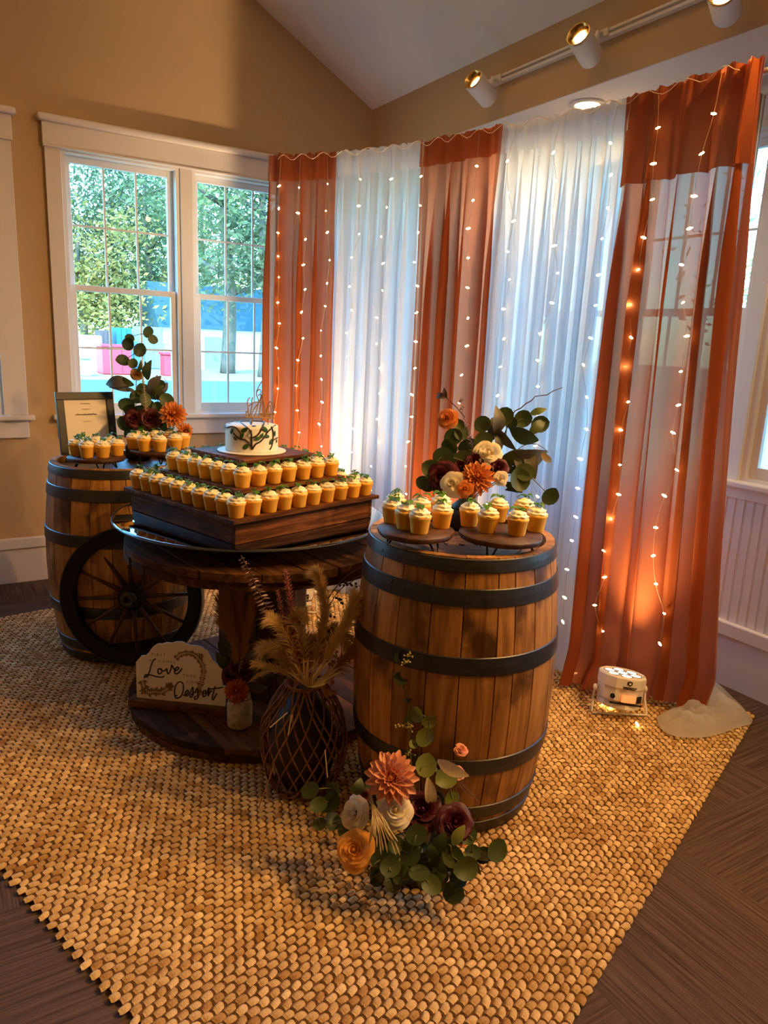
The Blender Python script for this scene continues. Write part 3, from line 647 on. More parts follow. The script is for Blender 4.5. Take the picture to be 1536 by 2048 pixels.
# ================================================================== BARRELS
GR, GL = Vector((1.377, 1.746, RUG_T)), Vector((.705, 3.41, RUG_T))
BH = .873
def brad(z):
    tt = (z - BH / 2) / (BH / 2); e = .268 if z < BH / 2 else .284
    return e + (.321 - e) * (1 - tt * tt)
def barrel(loc, label, seed, rz, marks):
    t = thing('oak_barrel', loc, label, 'barrel', 'oak barrels', rz)
    rg = random.Random(seed); ws = [rg.uniform(.7, 1.35) for _ in range(24)]; tot = sum(ws); a0 = 0
    for w in ws:
        a1 = a0 + 2 * PI * w / tot; g = .0016
        vs_ = []; NZ = 12; pr = []
        for i in range(NZ + 1):
            z = BH * i / NZ; r = brad(z); e = g / r * .5
            for (a, rr) in ((a0 + e, r - .003), (a0 + e * 2.5, r), ((a0 * 2 + a1) / 3, r), ((a0 + 2 * a1) / 3, r), (a1 - e * 2.5, r), (a1 - e, r - .003), (a1 - e, r - .026), ((a0 + a1) / 2, r - .026), (a0 + e, r - .026)):
                vs_.append((rr * math.cos(a), rr * math.sin(a), z))
        k = 9; fs = [(i * k + j, i * k + (j + 1) % k, (i + 1) * k + (j + 1) % k, (i + 1) * k + j) for i in range(NZ) for j in range(k)]
        fs += [tuple(range(k - 1, -1, -1)), tuple(NZ * k + j for j in range(k))]
        MB().add(vs_, fs).build('stave', M_OAK, t)
        a0 = a1
    for (z0, z1) in ((.832, .870), (.737, .788), (.540, .594), (.222, .276), (.060, .108), (.004, .048)):
        pr = [(brad(z0) + .0005, z0), (brad(z0) + .004, z0 + .002), (brad((z0 + z1) / 2) + .0045, (z0 + z1) / 2), (brad(z1) + .004, z1 - .002), (brad(z1) + .0005, z1)]
        h = MB().lathe(pr, 96, closed=True).build('hoop', M_IRON, t)
        ra = rg.uniform(0, 6)
        for dz in (.3, .7):
            zz = z0 + (z1 - z0) * dz; rr = brad(zz) + .004
            MB().lathe([(.006, 0), (.005, .003), (0, .0045)], 8, frame_mat(Vector((rr * math.cos(ra), rr * math.sin(ra), zz)), (math.cos(ra), math.sin(ra), 0))).build('rivet', M_IRON, h)
    hz = BH - .032; rh = brad(hz) - .0262; nB = 6
    for k in range(nB):
        y0, y1 = -rh + 2 * rh * k / nB + .0008, -rh + 2 * rh * (k + 1) / nB - .0008
        pts = []
        for q in range(9): y = y0 + (y1 - y0) * q / 8; pts.append((math.sqrt(max(0, rh * rh - y * y)), y))
        poly = pts + [(-x, y) for x, y in reversed(pts)]
        poly = [p for i, p in enumerate(poly) if i == 0 or (abs(p[0] - poly[i - 1][0]) + abs(p[1] - poly[i - 1][1])) > 1e-5]
        MB().prism(poly, hz - .022, hz).build('head_board', M_HEAD, t)
    if marks:
        hp = MB()
        for (r0, r1) in ((.185, .190), (.150, .1525)): hp.lathe([(r0, hz + .0004), (r1, hz + .0004)], 64, Matrix())
        hp2 = MB(); rg2 = random.Random(4)
        for fs_ in (): pass
        hp.f = [f for f in hp.f if len(f) == 4]
        for (yy, n_, s_) in ((.035, 5, .030), (-.045, 8, .013), (-.075, 6, .012)):
            for q in range(n_):
                x = (q - (n_ - 1) / 2) * s_ * 1.5
                pts = [(x + rg2.uniform(-.5, .5) * s_, yy + rg2.uniform(-.5, .5) * s_, hz + .0006) for _ in range(4)]
                hp.tube(pts, s_ * .07, 4)
        hp.build('branded_marks', M_WHEEL, t, fix=False)
    return t
barrel(GR, 'front oak whiskey barrel with dark iron hoops, floor flowers at its foot', 5, R(150), True)
barrel(GL, 'back oak whiskey barrel with the wagon wheel leaning on it', 11, R(-60), False)
HTOP = RUG_T + BH - .032          # barrel head surface

# ================================================================== CABLE SPOOL TABLE
SP = Vector((1.08, 2.62, RUG_T)); SR = .525; ZTOP = .70 - RUG_T
t = thing('cable_spool_table', SP, 'dark stained wooden cable spool table between the two barrels', 'table'); t.rotation_euler = (0, 0, R(8))
def strip_disc(parent, name, r, n, z0, z1, rot, mat, seed):
    rg = random.Random(seed); xs = [-r]; 
    ws = [rg.uniform(.75, 1.25) for _ in range(n)]; sw = sum(ws)
    for w in ws: xs.append(xs[-1] + 2 * r * w / sw)
    for k in range(n):
        x0, x1 = xs[k] + .0014, xs[k + 1] - .0014; dr = rg.uniform(-.006, .004); rr = r + dr
        pts = []
        for q in range(13):
            x = x0 + (x1 - x0) * q / 12; pts.append((x, math.sqrt(max(.00001, rr * rr - x * x)) if abs(x) < rr else .003))
        poly = pts + [(x, -y) for x, y in reversed(pts)]
        MB().prism(poly, z0, z1 + rg.uniform(-.0012, .0012)).build(name, mat, parent, bevel=.0015).rotation_euler = (0, 0, rot)
strip_disc(t, 'top_plank', SR, 8, ZTOP - .030, ZTOP, 0, M_SPOOL, 1)
strip_disc(t, 'under_plank', SR - .006, 7, ZTOP - .062, ZTOP - .032, R(90), M_SPOOL, 2)
strip_disc(t, 'foot_plank', SR + .005, 6, .028, .052, 0, M_SPOOL, 3)
strip_disc(t, 'foot_under_plank', SR, 6, .001, .026, R(90), M_SPOOL, 4)
M_CORE = wood('spool_core_wood', (.03, .012, .005), (.13, .055, .02), None, (26, 26, 1.5), .5, rnd=.25)
for k in range(14):
    a0, a1 = 2 * PI * k / 14 + .006, 2 * PI * (k + 1) / 14 - .006
    poly = [(.175 * math.cos(a0), .175 * math.sin(a0)), (.175 * math.cos(a1), .175 * math.sin(a1)), (.15 * math.cos(a1), .15 * math.sin(a1)), (.15 * math.cos(a0), .15 * math.sin(a0))]
    MB().prism(poly, .0525, ZTOP - .0625).build('core_plank', M_CORE, t)
MB().lathe([(.02, ZTOP), (.02, ZTOP + .003), (.012, ZTOP + .006), (0, ZTOP + .007)], 12).build('bolt_cap', M_IRON, t)
FOOT = RUG_T + .053

# ================================================================== WAGON WHEEL leaning on the back barrel
wb = Vector((.660, 3.028, RUG_T + .046)); up = Vector((.02, .085, 1)).normalized(); wn_ = Vector((-.52, -.85, 0)); wn_ = (wn_ - up * wn_.dot(up)).normalized(); wt = up.cross(wn_)
WR = .296
t = thing('wagon_wheel', wb, 'dark spoked wooden wagon wheel leaning against the back barrel', 'wheel')
wm = Matrix(((wt.x, up.x, wn_.x, up.x * WR), (wt.y, up.y, wn_.y, up.y * WR), (wt.z, up.z, wn_.z, up.z * WR), (0, 0, 0, 1)))
MB().lathe([(WR - .056, -.020), (WR - .001, -.023), (WR - .001, .023), (WR - .056, .020)], 64, wm, closed=True).build('rim', M_WHEEL, t, bevel=.004)
MB().lathe([(WR, -.022), (WR + .005, -.022), (WR + .005, .022), (WR, .022)], 64, wm, closed=True).build('tyre', M_IRON, t)
MB().lathe([(0, -.03), (.048, -.03), (.056, -.02), (.056, .02), (.046, .032), (.03, .05), (.026, .062), (0, .062)], 24, wm).build('hub', M_WHEEL, t, True)
MB().lathe([(.030, .048), (.036, .050), (.030, .066), (.012, .068), (.012, .060)], 20, wm).build('hub_cap', M_IRON, t, True)
for k in range(12):
    a = 2 * PI * k / 12 + .06; d = Vector((math.cos(a), math.sin(a), 0))
    pts = [wm @ (d * q) for q in (.05, .10, .17, .245)]
    MB().tube(pts, [.0105, .0095, .007, .008], 8).build('spoke', M_SPOKE, t, True)

# ================================================================== GLASS LAZY SUSAN + TIERED CUPCAKE STAND
TC = Vector((1.045, 2.648, 0)); TROT = R(16.5)
t = thing('glass_turntable', (TC.x, TC.y, .70), 'round smoked glass turntable lying on the spool table', 'turntable')
MB().lathe([(.14, .0015), (.14, .012), (.10, .02), (.10, .052), (.15, .062), (.15, .066)], 40).build('swivel_base', M_BLACK, t, True)
MB().lathe([(.51, .0665), (.518, .068), (.52, .072), (.518, .076), (.51, .0775)], 96).build('glass_plate', M_GLASSD, t, True)
MB().lathe([(.5205, .0685), (.523, .072), (.5205, .0755)], 96, closed=True).build('rim_band', M_BLACK, t, True)
TZ = .7785
ST = thing('tiered_stand', (TC.x, TC.y, TZ), 'three tier square rustic dark wood cupcake stand on the turntable', 'stand'); ST.rotation_euler = (0, 0, TROT)
tiers = [(.70, .660, 0, .088), (.505, .465, .0885, .162), (.335, .30, .1625, .247)]   # top plate side, box side, z0, top z
for (s, bx_, z0, z1) in tiers:
    h = bx_ / 2; pt = .013
    for k in range(4):
        mrot = Matrix.Rotation(k * PI / 2, 4, 'Z')
        nb_ = 1
        MB().box(-h, h - .013, -h, -h + .012, z0, z1 - pt - .0003).build('side_board', M_STAND, ST, bevel=.0015).rotation_euler = (0, 0, k * PI / 2)
    np_ = 5 if s > .6 else 4 if s > .4 else 3
    for k in range(np_):
        y0, y1 = -s / 2 + s * k / np_ + .0004, -s / 2 + s * (k + 1) / np_ - .0004
        MB().box(-s / 2, s / 2, y0, y1, z1 - pt, z1).build('top_board', M_STAND, ST, bevel=.0015)
def st_pt(x, y, z): return Vector((TC.x, TC.y, TZ)) + Matrix.Rotation(TROT, 3, 'Z') @ Vector((x, y, z))

# ================================================================== CUPCAKES
def make_cup():
    prof = [(.0, 0), (.0235, 0), (.0245, .002), (.0300, .040), (.0318, .043), (.0335, .048), (.0325, .053), (.028, .056), (0, .057)]
    return MB().lathe(prof, 40, wob=lambda a, i: 1 + (.020 * math.cos(20 * a) if 1 <= i <= 3 else .012 * math.sin(3 * a + i))).mesh('cupcake', M_CAKE, True)
def make_frost(seed):
    rg = random.Random(seed); n = 40; k = 16; m = MB(); vs_ = []
    ph = rg.uniform(0, 6)
    for i in range(k + 1):
        tt = i / k
        for j in range(n):
            a = 2 * PI * j / n
            ridge = .5 + .5 * math.cos(2 * PI * (tt * 2.6 + j / n) + ph)
            lobe = 1 + .06 * math.cos(8 * a + 9 * tt + ph) * min(1, (1 - tt) * 4)
            r = .0322 * (1 - tt ** 1.9) ** .60 * (.86 + .17 * ridge) * lobe + .0012 * nz(3 * math.cos(a), 3 * math.sin(a), tt * 8 + seed)
            z = .048 + .029 * tt ** .9 + .0035 * ridge * (1 - tt) + .0018 * nz(9 * math.cos(a), 9 * math.sin(a), seed + tt * 9)
            vs_.append((r * math.cos(a), r * math.sin(a), z))
    m.add(vs_, [(i * n + j, i * n + (j + 1) % n, (i + 1) * n + (j + 1) % n, (i + 1) * n + j) for i in range(k) for j in range(n)])
    return m.mesh('frosting', M_FROST, True)
def make_sprig(seed):
    rg = random.Random(seed); m = MB()
    for q in range(rg.randint(3, 4)):
        a = rg.uniform(0, 6.28) if q else 1; L = rg.uniform(.011, .019); W = L * rg.uniform(.40, .6); d = Vector((math.cos(a), math.sin(a), 0)); e = Vector((-d.y, d.x, 0)); c = Vector((rg.uniform(-.004, .004), rg.uniform(-.004, .004), .0765))
        vs_ = []
        for i in range(6):
            tt = i / 5; w = W * math.sin(PI * min(.97, tt * .86 + .1)) * (1 + .22 * (i % 2)); base = c + d * (L * tt * 1.2) + Vector((0, 0, .006 * math.sin(tt * 2.6) - .010 * tt * tt + .003 * q))
            vs_ += [base - e * w + Vector((0, 0, .003 * rg.random())), base + Vector((0, 0, -.0015)), base + e * w + Vector((0, 0, .003 * rg.random()))]
        m.add(vs_, [(i * 3 + j, i * 3 + j + 1, (i + 1) * 3 + j + 1, (i + 1) * 3 + j) for i in range(5) for j in range(2)])
    return m.mesh('herb_sprig', M_HERB, True)
CUP = make_cup(); FROST = [make_frost(s) for s in range(4)]; SPRIG = [make_sprig(s) for s in range(7)]
crng = random.Random(17)
def cupcake(p, label, group):
    t = thing('cupcake', p + Vector((crng.uniform(-.002, .002), crng.uniform(-.002, .002), .0004)), label, 'cupcake', group, crng.uniform(0, 6.28))
    s = crng.uniform(.955, .985); t.scale = (s, s, s)
    link('cup', CUP, t); link('frosting', crng.choice(FROST), t); link('herb_sprig', crng.choice(SPRIG), t, mat=Matrix.Translation((crng.uniform(-.004, .004), crng.uniform(-.004, .004), -.001)) @ Matrix.Rotation(crng.uniform(0, 6), 4, 'Z') @ Matrix.Diagonal((1.3, 1.3, 1.02, 1)))
def ring_cups(half, n, z, label, group):
    st = 2 * half / (n - 1)
    for k in range(n - 1):
        for r in range(4):
            q = Matrix.Rotation(r * PI / 2, 3, 'Z') @ Vector((-half + st * k, -half, 0)); cupcake(st_pt(q.x, q.y, z), label, group)
ring_cups(.350 - .041, 10, tiers[0][3], 'frosted yellow cupcake with herb leaves on the bottom tier of the wooden stand', 'cupcakes on the bottom tier')
ring_cups(.2525 - .041, 7, tiers[1][3], 'frosted yellow cupcake with herb leaves on the middle tier of the wooden stand', 'cupcakes on the middle tier')

def slice_stand(px, py, zt, r, label, cat, rz, hair=True):
    """round wood slice on hairpin legs standing on a barrel head"""
    c = on_z(px, py, zt); h = zt - HTOP - .0006
    t = thing('cupcake_riser', (c.x, c.y, HTOP + .0006), label, cat, None, rz)
    rg = random.Random(int(px))
    MB().lathe([(r * .97, h - .016), (r, h - .010), (r, h - .003), (r * .985, h)], 40, wob=lambda a, i: 1 + .02 * math.sin(3 * a + px) + .012 * math.sin(7 * a)).build('slice', M_SLICE, t, True)
    for k in range(3):
        a = 2 * PI * k / 3 + .4; d = Vector((math.cos(a), math.sin(a), 0)); e = Vector((-d.y, d.x, 0)); ft = d * (r * .86) + Vector((0, 0, .004))
        MB().tube([d * (r * .62) + e * .018 + Vector((0, 0, h - .016)), ft + e * .002, ft - e * .002, d * (r * .62) - e * .018 + Vector((0, 0, h - .016))], .0032, 6).build('hairpin_leg', M_BLACK, t, True)
    return c
def cluster(pts, z, label, group):
    for (x, y) in pts:
        cupcake(on_z(x, y, z), label, group)
# front barrel: two risers
ZR1 = .928
slice_stand(832, 1058, ZR1, .112, 'round wood slice riser with hairpin legs on the front barrel, beside the spool table', 'riser', .3)
slice_stand(1003, 1066, ZR1 - .004, .122, 'round wood slice riser with hairpin legs on the front barrel, beside the white curtain', 'riser', 1.2)
cluster([(783, 1045), (838, 1066), (790, 1031), (839, 1041), (882, 1055), (880, 1036), (811, 1057)], ZR1, 'frosted cupcake on the front barrel riser beside the spool table', 'cupcakes on the front barrel, table side')
cluster([(938, 1052), (975, 1064), (1032, 1070), (1070, 1062), (995, 1042), (1045, 1042)], ZR1 - .004, 'frosted cupcake on the front barrel riser beside the white curtain', 'cupcakes on the front barrel, curtain side')
# back barrel: two risers
ZL1, ZL2 = .925, .945
slice_stand(194, 912, ZL1, .118, 'round wood riser with cupcakes before the black frame on the back barrel', 'riser', .1)
slice_stand(316, 899, ZL2, .118, 'raised round wood riser with cupcakes before the flowers on the back barrel', 'riser', .8)
cluster([(153, 911), (174, 915), (206, 915), (234, 911), (165, 905), (193, 905), (221, 904)], ZL1, 'frosted cupcake in front of the black picture frame', 'cupcakes before the frame')
cluster([(268, 897), (289, 902), (320, 903), (350, 900), (367, 896), (282, 891), (312, 892), (343, 891)], ZL2, 'frosted cupcake on the riser in front of the back barrel flowers', 'cupcakes before the back flowers')

# ================================================================== CAKE
cz = TZ + tiers[2][3]; CC = st_pt(-.005, .0, 0); CC.z = cz; CR, CHT = .100, .102
t = thing('wedding_cake', CC, 'small round white cake decorated with a dark vine tree and green leaves', 'cake')
MB().lathe([(.128, .0005), (.130, .002), (.130, .005), (.127, .006)], 56).build('cake_board', M_PLATE, t, True)
MB().lathe([(CR, .0062), (CR, .012), (CR * .995, CHT - .008), (CR * .985, CHT - .003), (CR * .955, CHT), (0, CHT + .001)], 64, wob=lambda a, i: 1 + .004 * math.sin(5 * a + i) + (.008 * nz(6 * math.cos(a), 6 * math.sin(a)) if i >= 3 else 0)).build('icing', M_FOND, t, True)
def cyl_hit(cx_, cy_):
    x, y = 430 + cx_ / 10.24, 750 + cy_ / 10.24; d = ray(x, y); o = CAM - CC
    a = d.x ** 2 + d.y ** 2; b_ = 2 * (o.x * d.x + o.y * d.y); c_ = o.x ** 2 + o.y ** 2 - (CR + .001) ** 2; q = b_ * b_ - 4 * a * c_
    if q < 0: k = -b_ / (2 * a)
    else: k = (-b_ - math.sqrt(q)) / (2 * a)
    p = CAM + d * k - CC
    if q < 0: h_ = Vector((p.x, p.y, 0)).normalized() * (CR + .001); p = Vector((h_.x, h_.y, p.z))
    if p.z > CHT - .002:
        p = on_z(x, y, CC.z + CHT + .001) - CC; r_ = math.hypot(p.x, p.y)
        if r_ > CR: p.x *= CR / r_; p.y *= CR / r_
    p.z = max(.009, p.z); return p
for pl, w in (([(750, 1530), (750, 1300), (738, 1150), (735, 1000), (720, 950)], .0034), ([(750, 1500), (700, 1400), (620, 1330), (520, 1310), (440, 1260), (380, 1190)], .003), ([(560, 1310), (520, 1190), (430, 1080), (330, 1055), (240, 1075), (195, 1040), (200, 940)], .0026),
              ([(720, 1140), (620, 1080), (540, 980), (480, 940)], .0024), ([(765, 1285), (860, 1240), (930, 1160), (975, 1060), (1000, 960), (930, 930), (860, 905)], .003), ([(765, 1525), (830, 1420), (920, 1370), (990, 1300), (1060, 1190), (1150, 1100), (1240, 1030)], .003),
              ([(1120, 1530), (1155, 1470), (1185, 1340), (1185, 1160), (1170, 1060)], .003), ([(1180, 1350), (1230, 1310), (1275, 1285)], .0022), ([(720, 930), (560, 905), (400, 890), (240, 910)], .0026), ([(700, 920), (800, 890), (880, 880)], .0024)):
    MB().tube(catmull([cyl_hit(*q) for q in pl], 4), w, 6).build('icing_branch', M_BARK, t, True)
ov = MB(); n_ = 10
ov.add([(0, 0, .0022)] + [(math.cos(2 * PI * k / n_) * (1 if k else 1.25), .62 * math.sin(2 * PI * k / n_), 0) for k in range(n_)], [(0, k + 1, (k + 1) % n_ + 1) for k in range(n_)])
for v in range(len(ov.v)): ov.v[v] = (ov.v[v][0] * .012, ov.v[v][1] * .012, ov.v[v][2])
ICL = ov.mesh('icing_leaf', M_ICEL, True)
for (lx, ly, an, sc) in ((290, 1000, 1.2, .8), (210, 1100, 2.0, .8), (350, 1150, 1.0, 1.0), (420, 1300, 2.6, .8), (550, 1250, 1.0, 1.0), (600, 1130, .5, 1.1), (800, 1050, 1.4, 1.2), (1020, 1110, 2.4, 1.1), (870, 1300, .2, 1.0), (960, 1240, 1.2, .8), (1060, 1255, 2.9, .9), (630, 1470, .7, 1.2), (1140, 1370, 1.3, .9), (1215, 1200, 1.5, .9), (1255, 1350, 1.4, .6), (480, 965, .1, 1.0), (430, 900, .0, .9), (330, 880, .3, .9), (620, 900, .2, .8), (780, 890, .1, .7), (1060, 950, .1, 1.1), (540, 935, .2, .8)):
    p = cyl_hit(lx, ly); n = Vector((p.x, p.y, 0)).normalized() if p.z < CHT - .003 else Vector((0, 0, 1))
    link('icing_leaf', ICL, t, mat=frame_mat(p + n * .002, n, an, sc))
# plain wooden name topper with curled flourishes
tp = thing('cake_topper', CC + Vector((0, 0, CHT + .001)), 'thin wooden cake topper with curled script flourishes over a cutout band', 'cake topper')
fn_ = Vector((FWD.x, FWD.y, 0)).normalized(); T0 = CC + Vector((0, 0, CHT)) + fn_ * .02
def tpp(x, y): return on_plane(430 + x / 10.24, 750 + y / 10.24, T0, fn_) - tp.location
for pl, w in (([(650, 860), (640, 780), (655, 740), (690, 800), (700, 850)], .004), ([(690, 850), (680, 700), (665, 560), (690, 490), (720, 460)], .0035), ([(700, 850), (740, 720), (760, 580), (755, 520), (775, 455)], .0035),
              ([(730, 850), (800, 690), (880, 590), (930, 480), (945, 400)], .0035), ([(800, 860), (860, 700), (890, 520), (850, 400), (870, 320), (930, 300), (940, 380), (880, 420)], .0035), ([(850, 340), (890, 250), (940, 160), (970, 120)], .003),
              ([(900, 860), (930, 650), (950, 480), (1000, 360)], .0045), ([(1020, 860), (1010, 650), (985, 500), (965, 400)], .0045), ([(1030, 760), (1080, 640), (1130, 540), (1190, 640), (1200, 780)], .0035), ([(1060, 780), (1090, 660), (1130, 630), (1150, 720), (1110, 770)], .003),
              ([(690, 640), (800, 560), (940, 560), (1010, 620)], .003)):
    MB().tube(catmull([tpp(*q) for q in pl], 5), w * .62, 6).build('flourish', M_PLY, tp, True)
MB().tube([tpp(630, 860), tpp(1220, 880)], .0035, 6).build('lower_rail', M_PLY, tp); MB().tube([tpp(930, 790), tpp(1215, 800)], .003, 6).build('upper_rail', M_PLY, tp)
for k in range(9):
    x = 955 + k * 30; MB().tube([tpp(x, 800), tpp(x + (18 if k % 2 else -14), 835), tpp(x + 4, 880)], .0022, 5).build('cutout_bar', M_PLY, tp)
for x in (760, 1090): MB().tube([tpp(x, 870), tpp(x, 870) + Vector((0, 0, -.035))], .0022, 6).build('pick', M_PLY, tp)

# ================================================================== PICTURE FRAME on the back barrel
fb = on_z(124, 924, HTOP + .001); tr_ = Vector((.985, .17, 0)).normalized(); bk = Vector((-tr_.y, tr_.x, 0)); fu = (Vector((0, 0, 1)) + bk * .16).normalized(); fnn = tr_.cross(fu)
FW, FHH, FB = .262, .315, .034
t = thing('picture_frame', fb, 'black framed printed dessert sign leaning back on the back barrel', 'picture frame')
fm = Matrix(((tr_.x, fu.x, fnn.x, 0), (tr_.y, fu.y, fnn.y, 0), (tr_.z, fu.z, fnn.z, 0), (0, 0, 0, 1)))
for (x0, x1, y0, y1) in ((0, FW, 0, FB), (0, FW, FHH - FB, FHH), (0, FB, FB, FHH - FB), (FW - FB, FW, FB, FHH - FB)):
    MB().box(x0, x1, y0, y1, -.010, .010, fm).build('frame_rail', M_FRAME, t, bevel=.002)
MB().box(FB - .004, FW - FB + .004, FB - .004, FHH - FB + .004, -.006, .001, fm).build('print', M_PAPER, t)
MB().box(FW * .4, FW * .6, 0, FHH * .75, -.004, 0, fm @ Matrix.Translation((0, 0.004, -.012)) @ Matrix.Rotation(R(-20), 4, 'X')).build('easel_back', M_FRAME, t)
rg = random.Random(2)
for (yy, x0, x1, w, am) in ((.262, .108, .152, .0009, .006), (.236, .112, .150, .0009, .006), (.212, .080, .178, .0015, .007), (.180, .112, .150, .0006, .003)):
    n_ = int((x1 - x0) / .004); pts = [fm @ Vector((x0 + (x1 - x0) * k / n_, yy + am * (1 if k % 2 else -1) * rg.uniform(.3, 1) * .5, .0018)) for k in range(n_ + 1)]
    MB().tube(catmull(pts, 3), w, 4).build('script_line', M_INK, t)

# ================================================================== LOVE / DESSERT SIGN
s0, s1 = on_z(256, 1414, FOOT), on_z(450, 1434, FOOT); sx = (s1 - s0).normalized(); sl = (s1 - s0).length; sn = Vector((sx.y, -sx.x, 0))   # toward camera
t = thing('dessert_sign', (s0 + s1) / 2, 'white scalloped First comes Love then comes Dessert sign in a wooden base', 'sign'); L0 = t.location.copy()
sm = Matrix(((sx.x, -sn.x, 0, 0), (sx.y, -sn.y, 0, 0), (0, 0, 1, 0), (0, 0, 0, 1)))
MB().box(-sl / 2, sl / 2, 0, .055, .0005, .030, sm).build('wooden_base', M_SIGNB, t, bevel=.003)
SPL = s0 - sn * .024
def sp(x, y, off=0): return on_plane(260 + x / 7.68, 1280 + y / 7.68, SPL, sn) - L0 + sn * off
outl = [(105, 915), (90, 340), (135, 290), (170, 245), (235, 240), (290, 190), (350, 105), (420, 60), (490, 62), (560, 40), (640, 48), (700, 28), (790, 28), (860, 60), (930, 85), (1010, 90), (1100, 110), (1180, 170), (1230, 240), (1270, 310), (1330, 375), (1395, 385), (1410, 440), (1445, 490), (1430, 550), (1410, 620), (1420, 700), (1470, 712), (1460, 1075)]
n_ = len(outl); fr_ = [sp(*q) for q in outl]; bk_ = [p - sn * .007 for p in fr_]
MB().add(fr_ + bk_, [tuple(range(n_)), tuple(range(2 * n_ - 1, n_ - 1, -1))] + [(i, n_ + i, n_ + (i + 1) % n_, (i + 1) % n_) for i in range(n_)]).build('board', M_SIGN, t)
def stroke(pl, w, mat, name, nseg=5, taper=False):
    c = catmull([sp(*q, .0006) for q in pl], nseg); MB().tube(c, w, 5).build(name, mat, t, True)
LOVE = [[(215, 580), (240, 530), (275, 545), (262, 570), (300, 480), (335, 360), (370, 300), (398, 290)], [(225, 575), (300, 535), (400, 560), (490, 572), (520, 550)],
        [(480, 455), (440, 440), (428, 490), (455, 520), (490, 490), (485, 450), (470, 440), (500, 470), (545, 465)], [(545, 465), (565, 440), (575, 500), (590, 520), (620, 470), (635, 410), (640, 385), (660, 420), (690, 455)], [(690, 470), (740, 450), (745, 420), (715, 420), (685, 470), (700, 515), (745, 505), (800, 435)]]
DES = [[(690, 870), (685, 780), (705, 690), (760, 640), (810, 665), (820, 740), (800, 830), (760, 880), (710, 890), (690, 860), (730, 850)], [(820, 850), (870, 830), (900, 790), (885, 770), (855, 800), (855, 850), (890, 850), (935, 790)], [(935, 790), (965, 720), (970, 780), (965, 850), (935, 880), (925, 850), (990, 810)], [(990, 810), (1035, 745), (1045, 800), (1045, 880), (1005, 912), (990, 880), (1060, 850)],
       [(1110, 830), (1160, 810), (1165, 775), (1135, 780), (1115, 830), (1140, 870), (1190, 800)], [(1190, 800), (1200, 750), (1215, 735), (1215, 760), (1200, 860), (1240, 780), (1260, 800)], [(1310, 710), (1285, 800), (1265, 890), (1280, 915), (1335, 815)], [(1230, 750), (1320, 742), (1425, 725)]]
for pl in LOVE: stroke(pl, .0026, M_INKD, 'love_lettering')
for pl in DES: stroke(pl, .0024, M_INKD, 'dessert_lettering')
def text_at(s, x0, y0, x1, y1, mat, name):
    cu = bpy.data.curves.new(name, 'FONT'); cu.body = s; cu.extrude = .006; cu.align_x = 'LEFT'; cu.space_character = 1.5; cu.resolution_u = 3
    ob = bpy.data.objects.new(name, cu); col.objects.link(ob); bpy.context.view_layer.update()
    me = bpy.data.meshes.new_from_object(ob.evaluated_get(bpy.context.evaluated_depsgraph_get())); wd = max(v.co.x for v in me.vertices)
    bpy.data.objects.remove(ob); me.materials.clear(); me.materials.append(mat)
    p0, p1 = sp(x0, y0, .0005), sp(x1, y1, .0005); e = (p1 - p0); s_ = e.length / wd; e = e.normalized(); u_ = Vector((0, 0, 1)); nn = e.cross(u_)
    u_ = nn.cross(e) * 1.0
    link(name, me, t, mat=Matrix.Translation(p0) @ Matrix(((e.x, u_.x, nn.x, 0), (e.y, u_.y, nn.y, 0), (e.z, u_.z, nn.z, 0), (0, 0, 0, 1))) @ Matrix.Scale(s_, 4))
text_at('FIRST', 332, 240, 548, 252, M_GOLD, 'first_lettering'); text_at('&', 298, 325, 330, 328, M_GOLD, 'ampersand'); text_at('COMES', 438, 345, 694, 364, M_GOLD, 'comes_lettering')
text_at('THEN', 812, 560, 1014, 578, M_GOLD, 'then_lettering'); text_at('COMES', 866, 664, 1144, 688, M_GOLD, 'second_comes_lettering')
lf = MB().add([(0, 0, 0), (.5, .22, .06), (1, 0, 0), (.5, -.22, .06)], [(0, 1, 2, 3)]).mesh('gold_leaf', M_GOLD)
def gl(x, y, an, L):
    p, q = sp(x, y, .0012), sp(x + math.cos(an) * L, y + math.sin(an) * L, .0012); e = (q - p); l_ = e.length; e.normalize(); nn = sn; u_ = nn.cross(e)
    link('gold_leaf', lf, t, mat=Matrix.Translation(p) @ Matrix(((e.x, u_.x, nn.x, 0), (e.y, u_.y, nn.y, 0), (e.z, u_.z, nn.z, 0), (0, 0, 0, 1))) @ Matrix.Diagonal((l_, l_ * 1.1, .001 / .06, 1)))
arc = catmull([(x, y, 0) for x, y in ((700, 290), (780, 220), (900, 200), (1000, 230), (1080, 320), (1130, 430), (1120, 560), (1080, 690), (1050, 780))], 4)
for k, q in enumerate(arc[:-1]):
    d = arc[k + 1] - q; an = math.atan2(d.y, d.x)
    for s_ in (-1, 1): gl(q.x, q.y, an + s_ * 1.0, 48 if k % 3 else 66)
arc2 = catmull([(x, y, 0) for x, y in ((190, 620), (220, 720), (290, 800), (380, 790), (480, 800), (580, 740), (650, 680))], 4)
for k, q in enumerate(arc2[:-1]):
    d = arc2[k + 1] - q; an = math.atan2(d.y, d.x)
    for s_ in (-1, 1): gl(q.x, q.y, an + s_ * 1.1, 58 if k % 4 else 90)
for a_ in range(6): gl(1090, 245, a_ * 1.05, 55); gl(210, 780, a_ * 1.05, 70); gl(620, 705, a_ * 1.05, 62); gl(1060, 800, a_ * 1.05, 60)

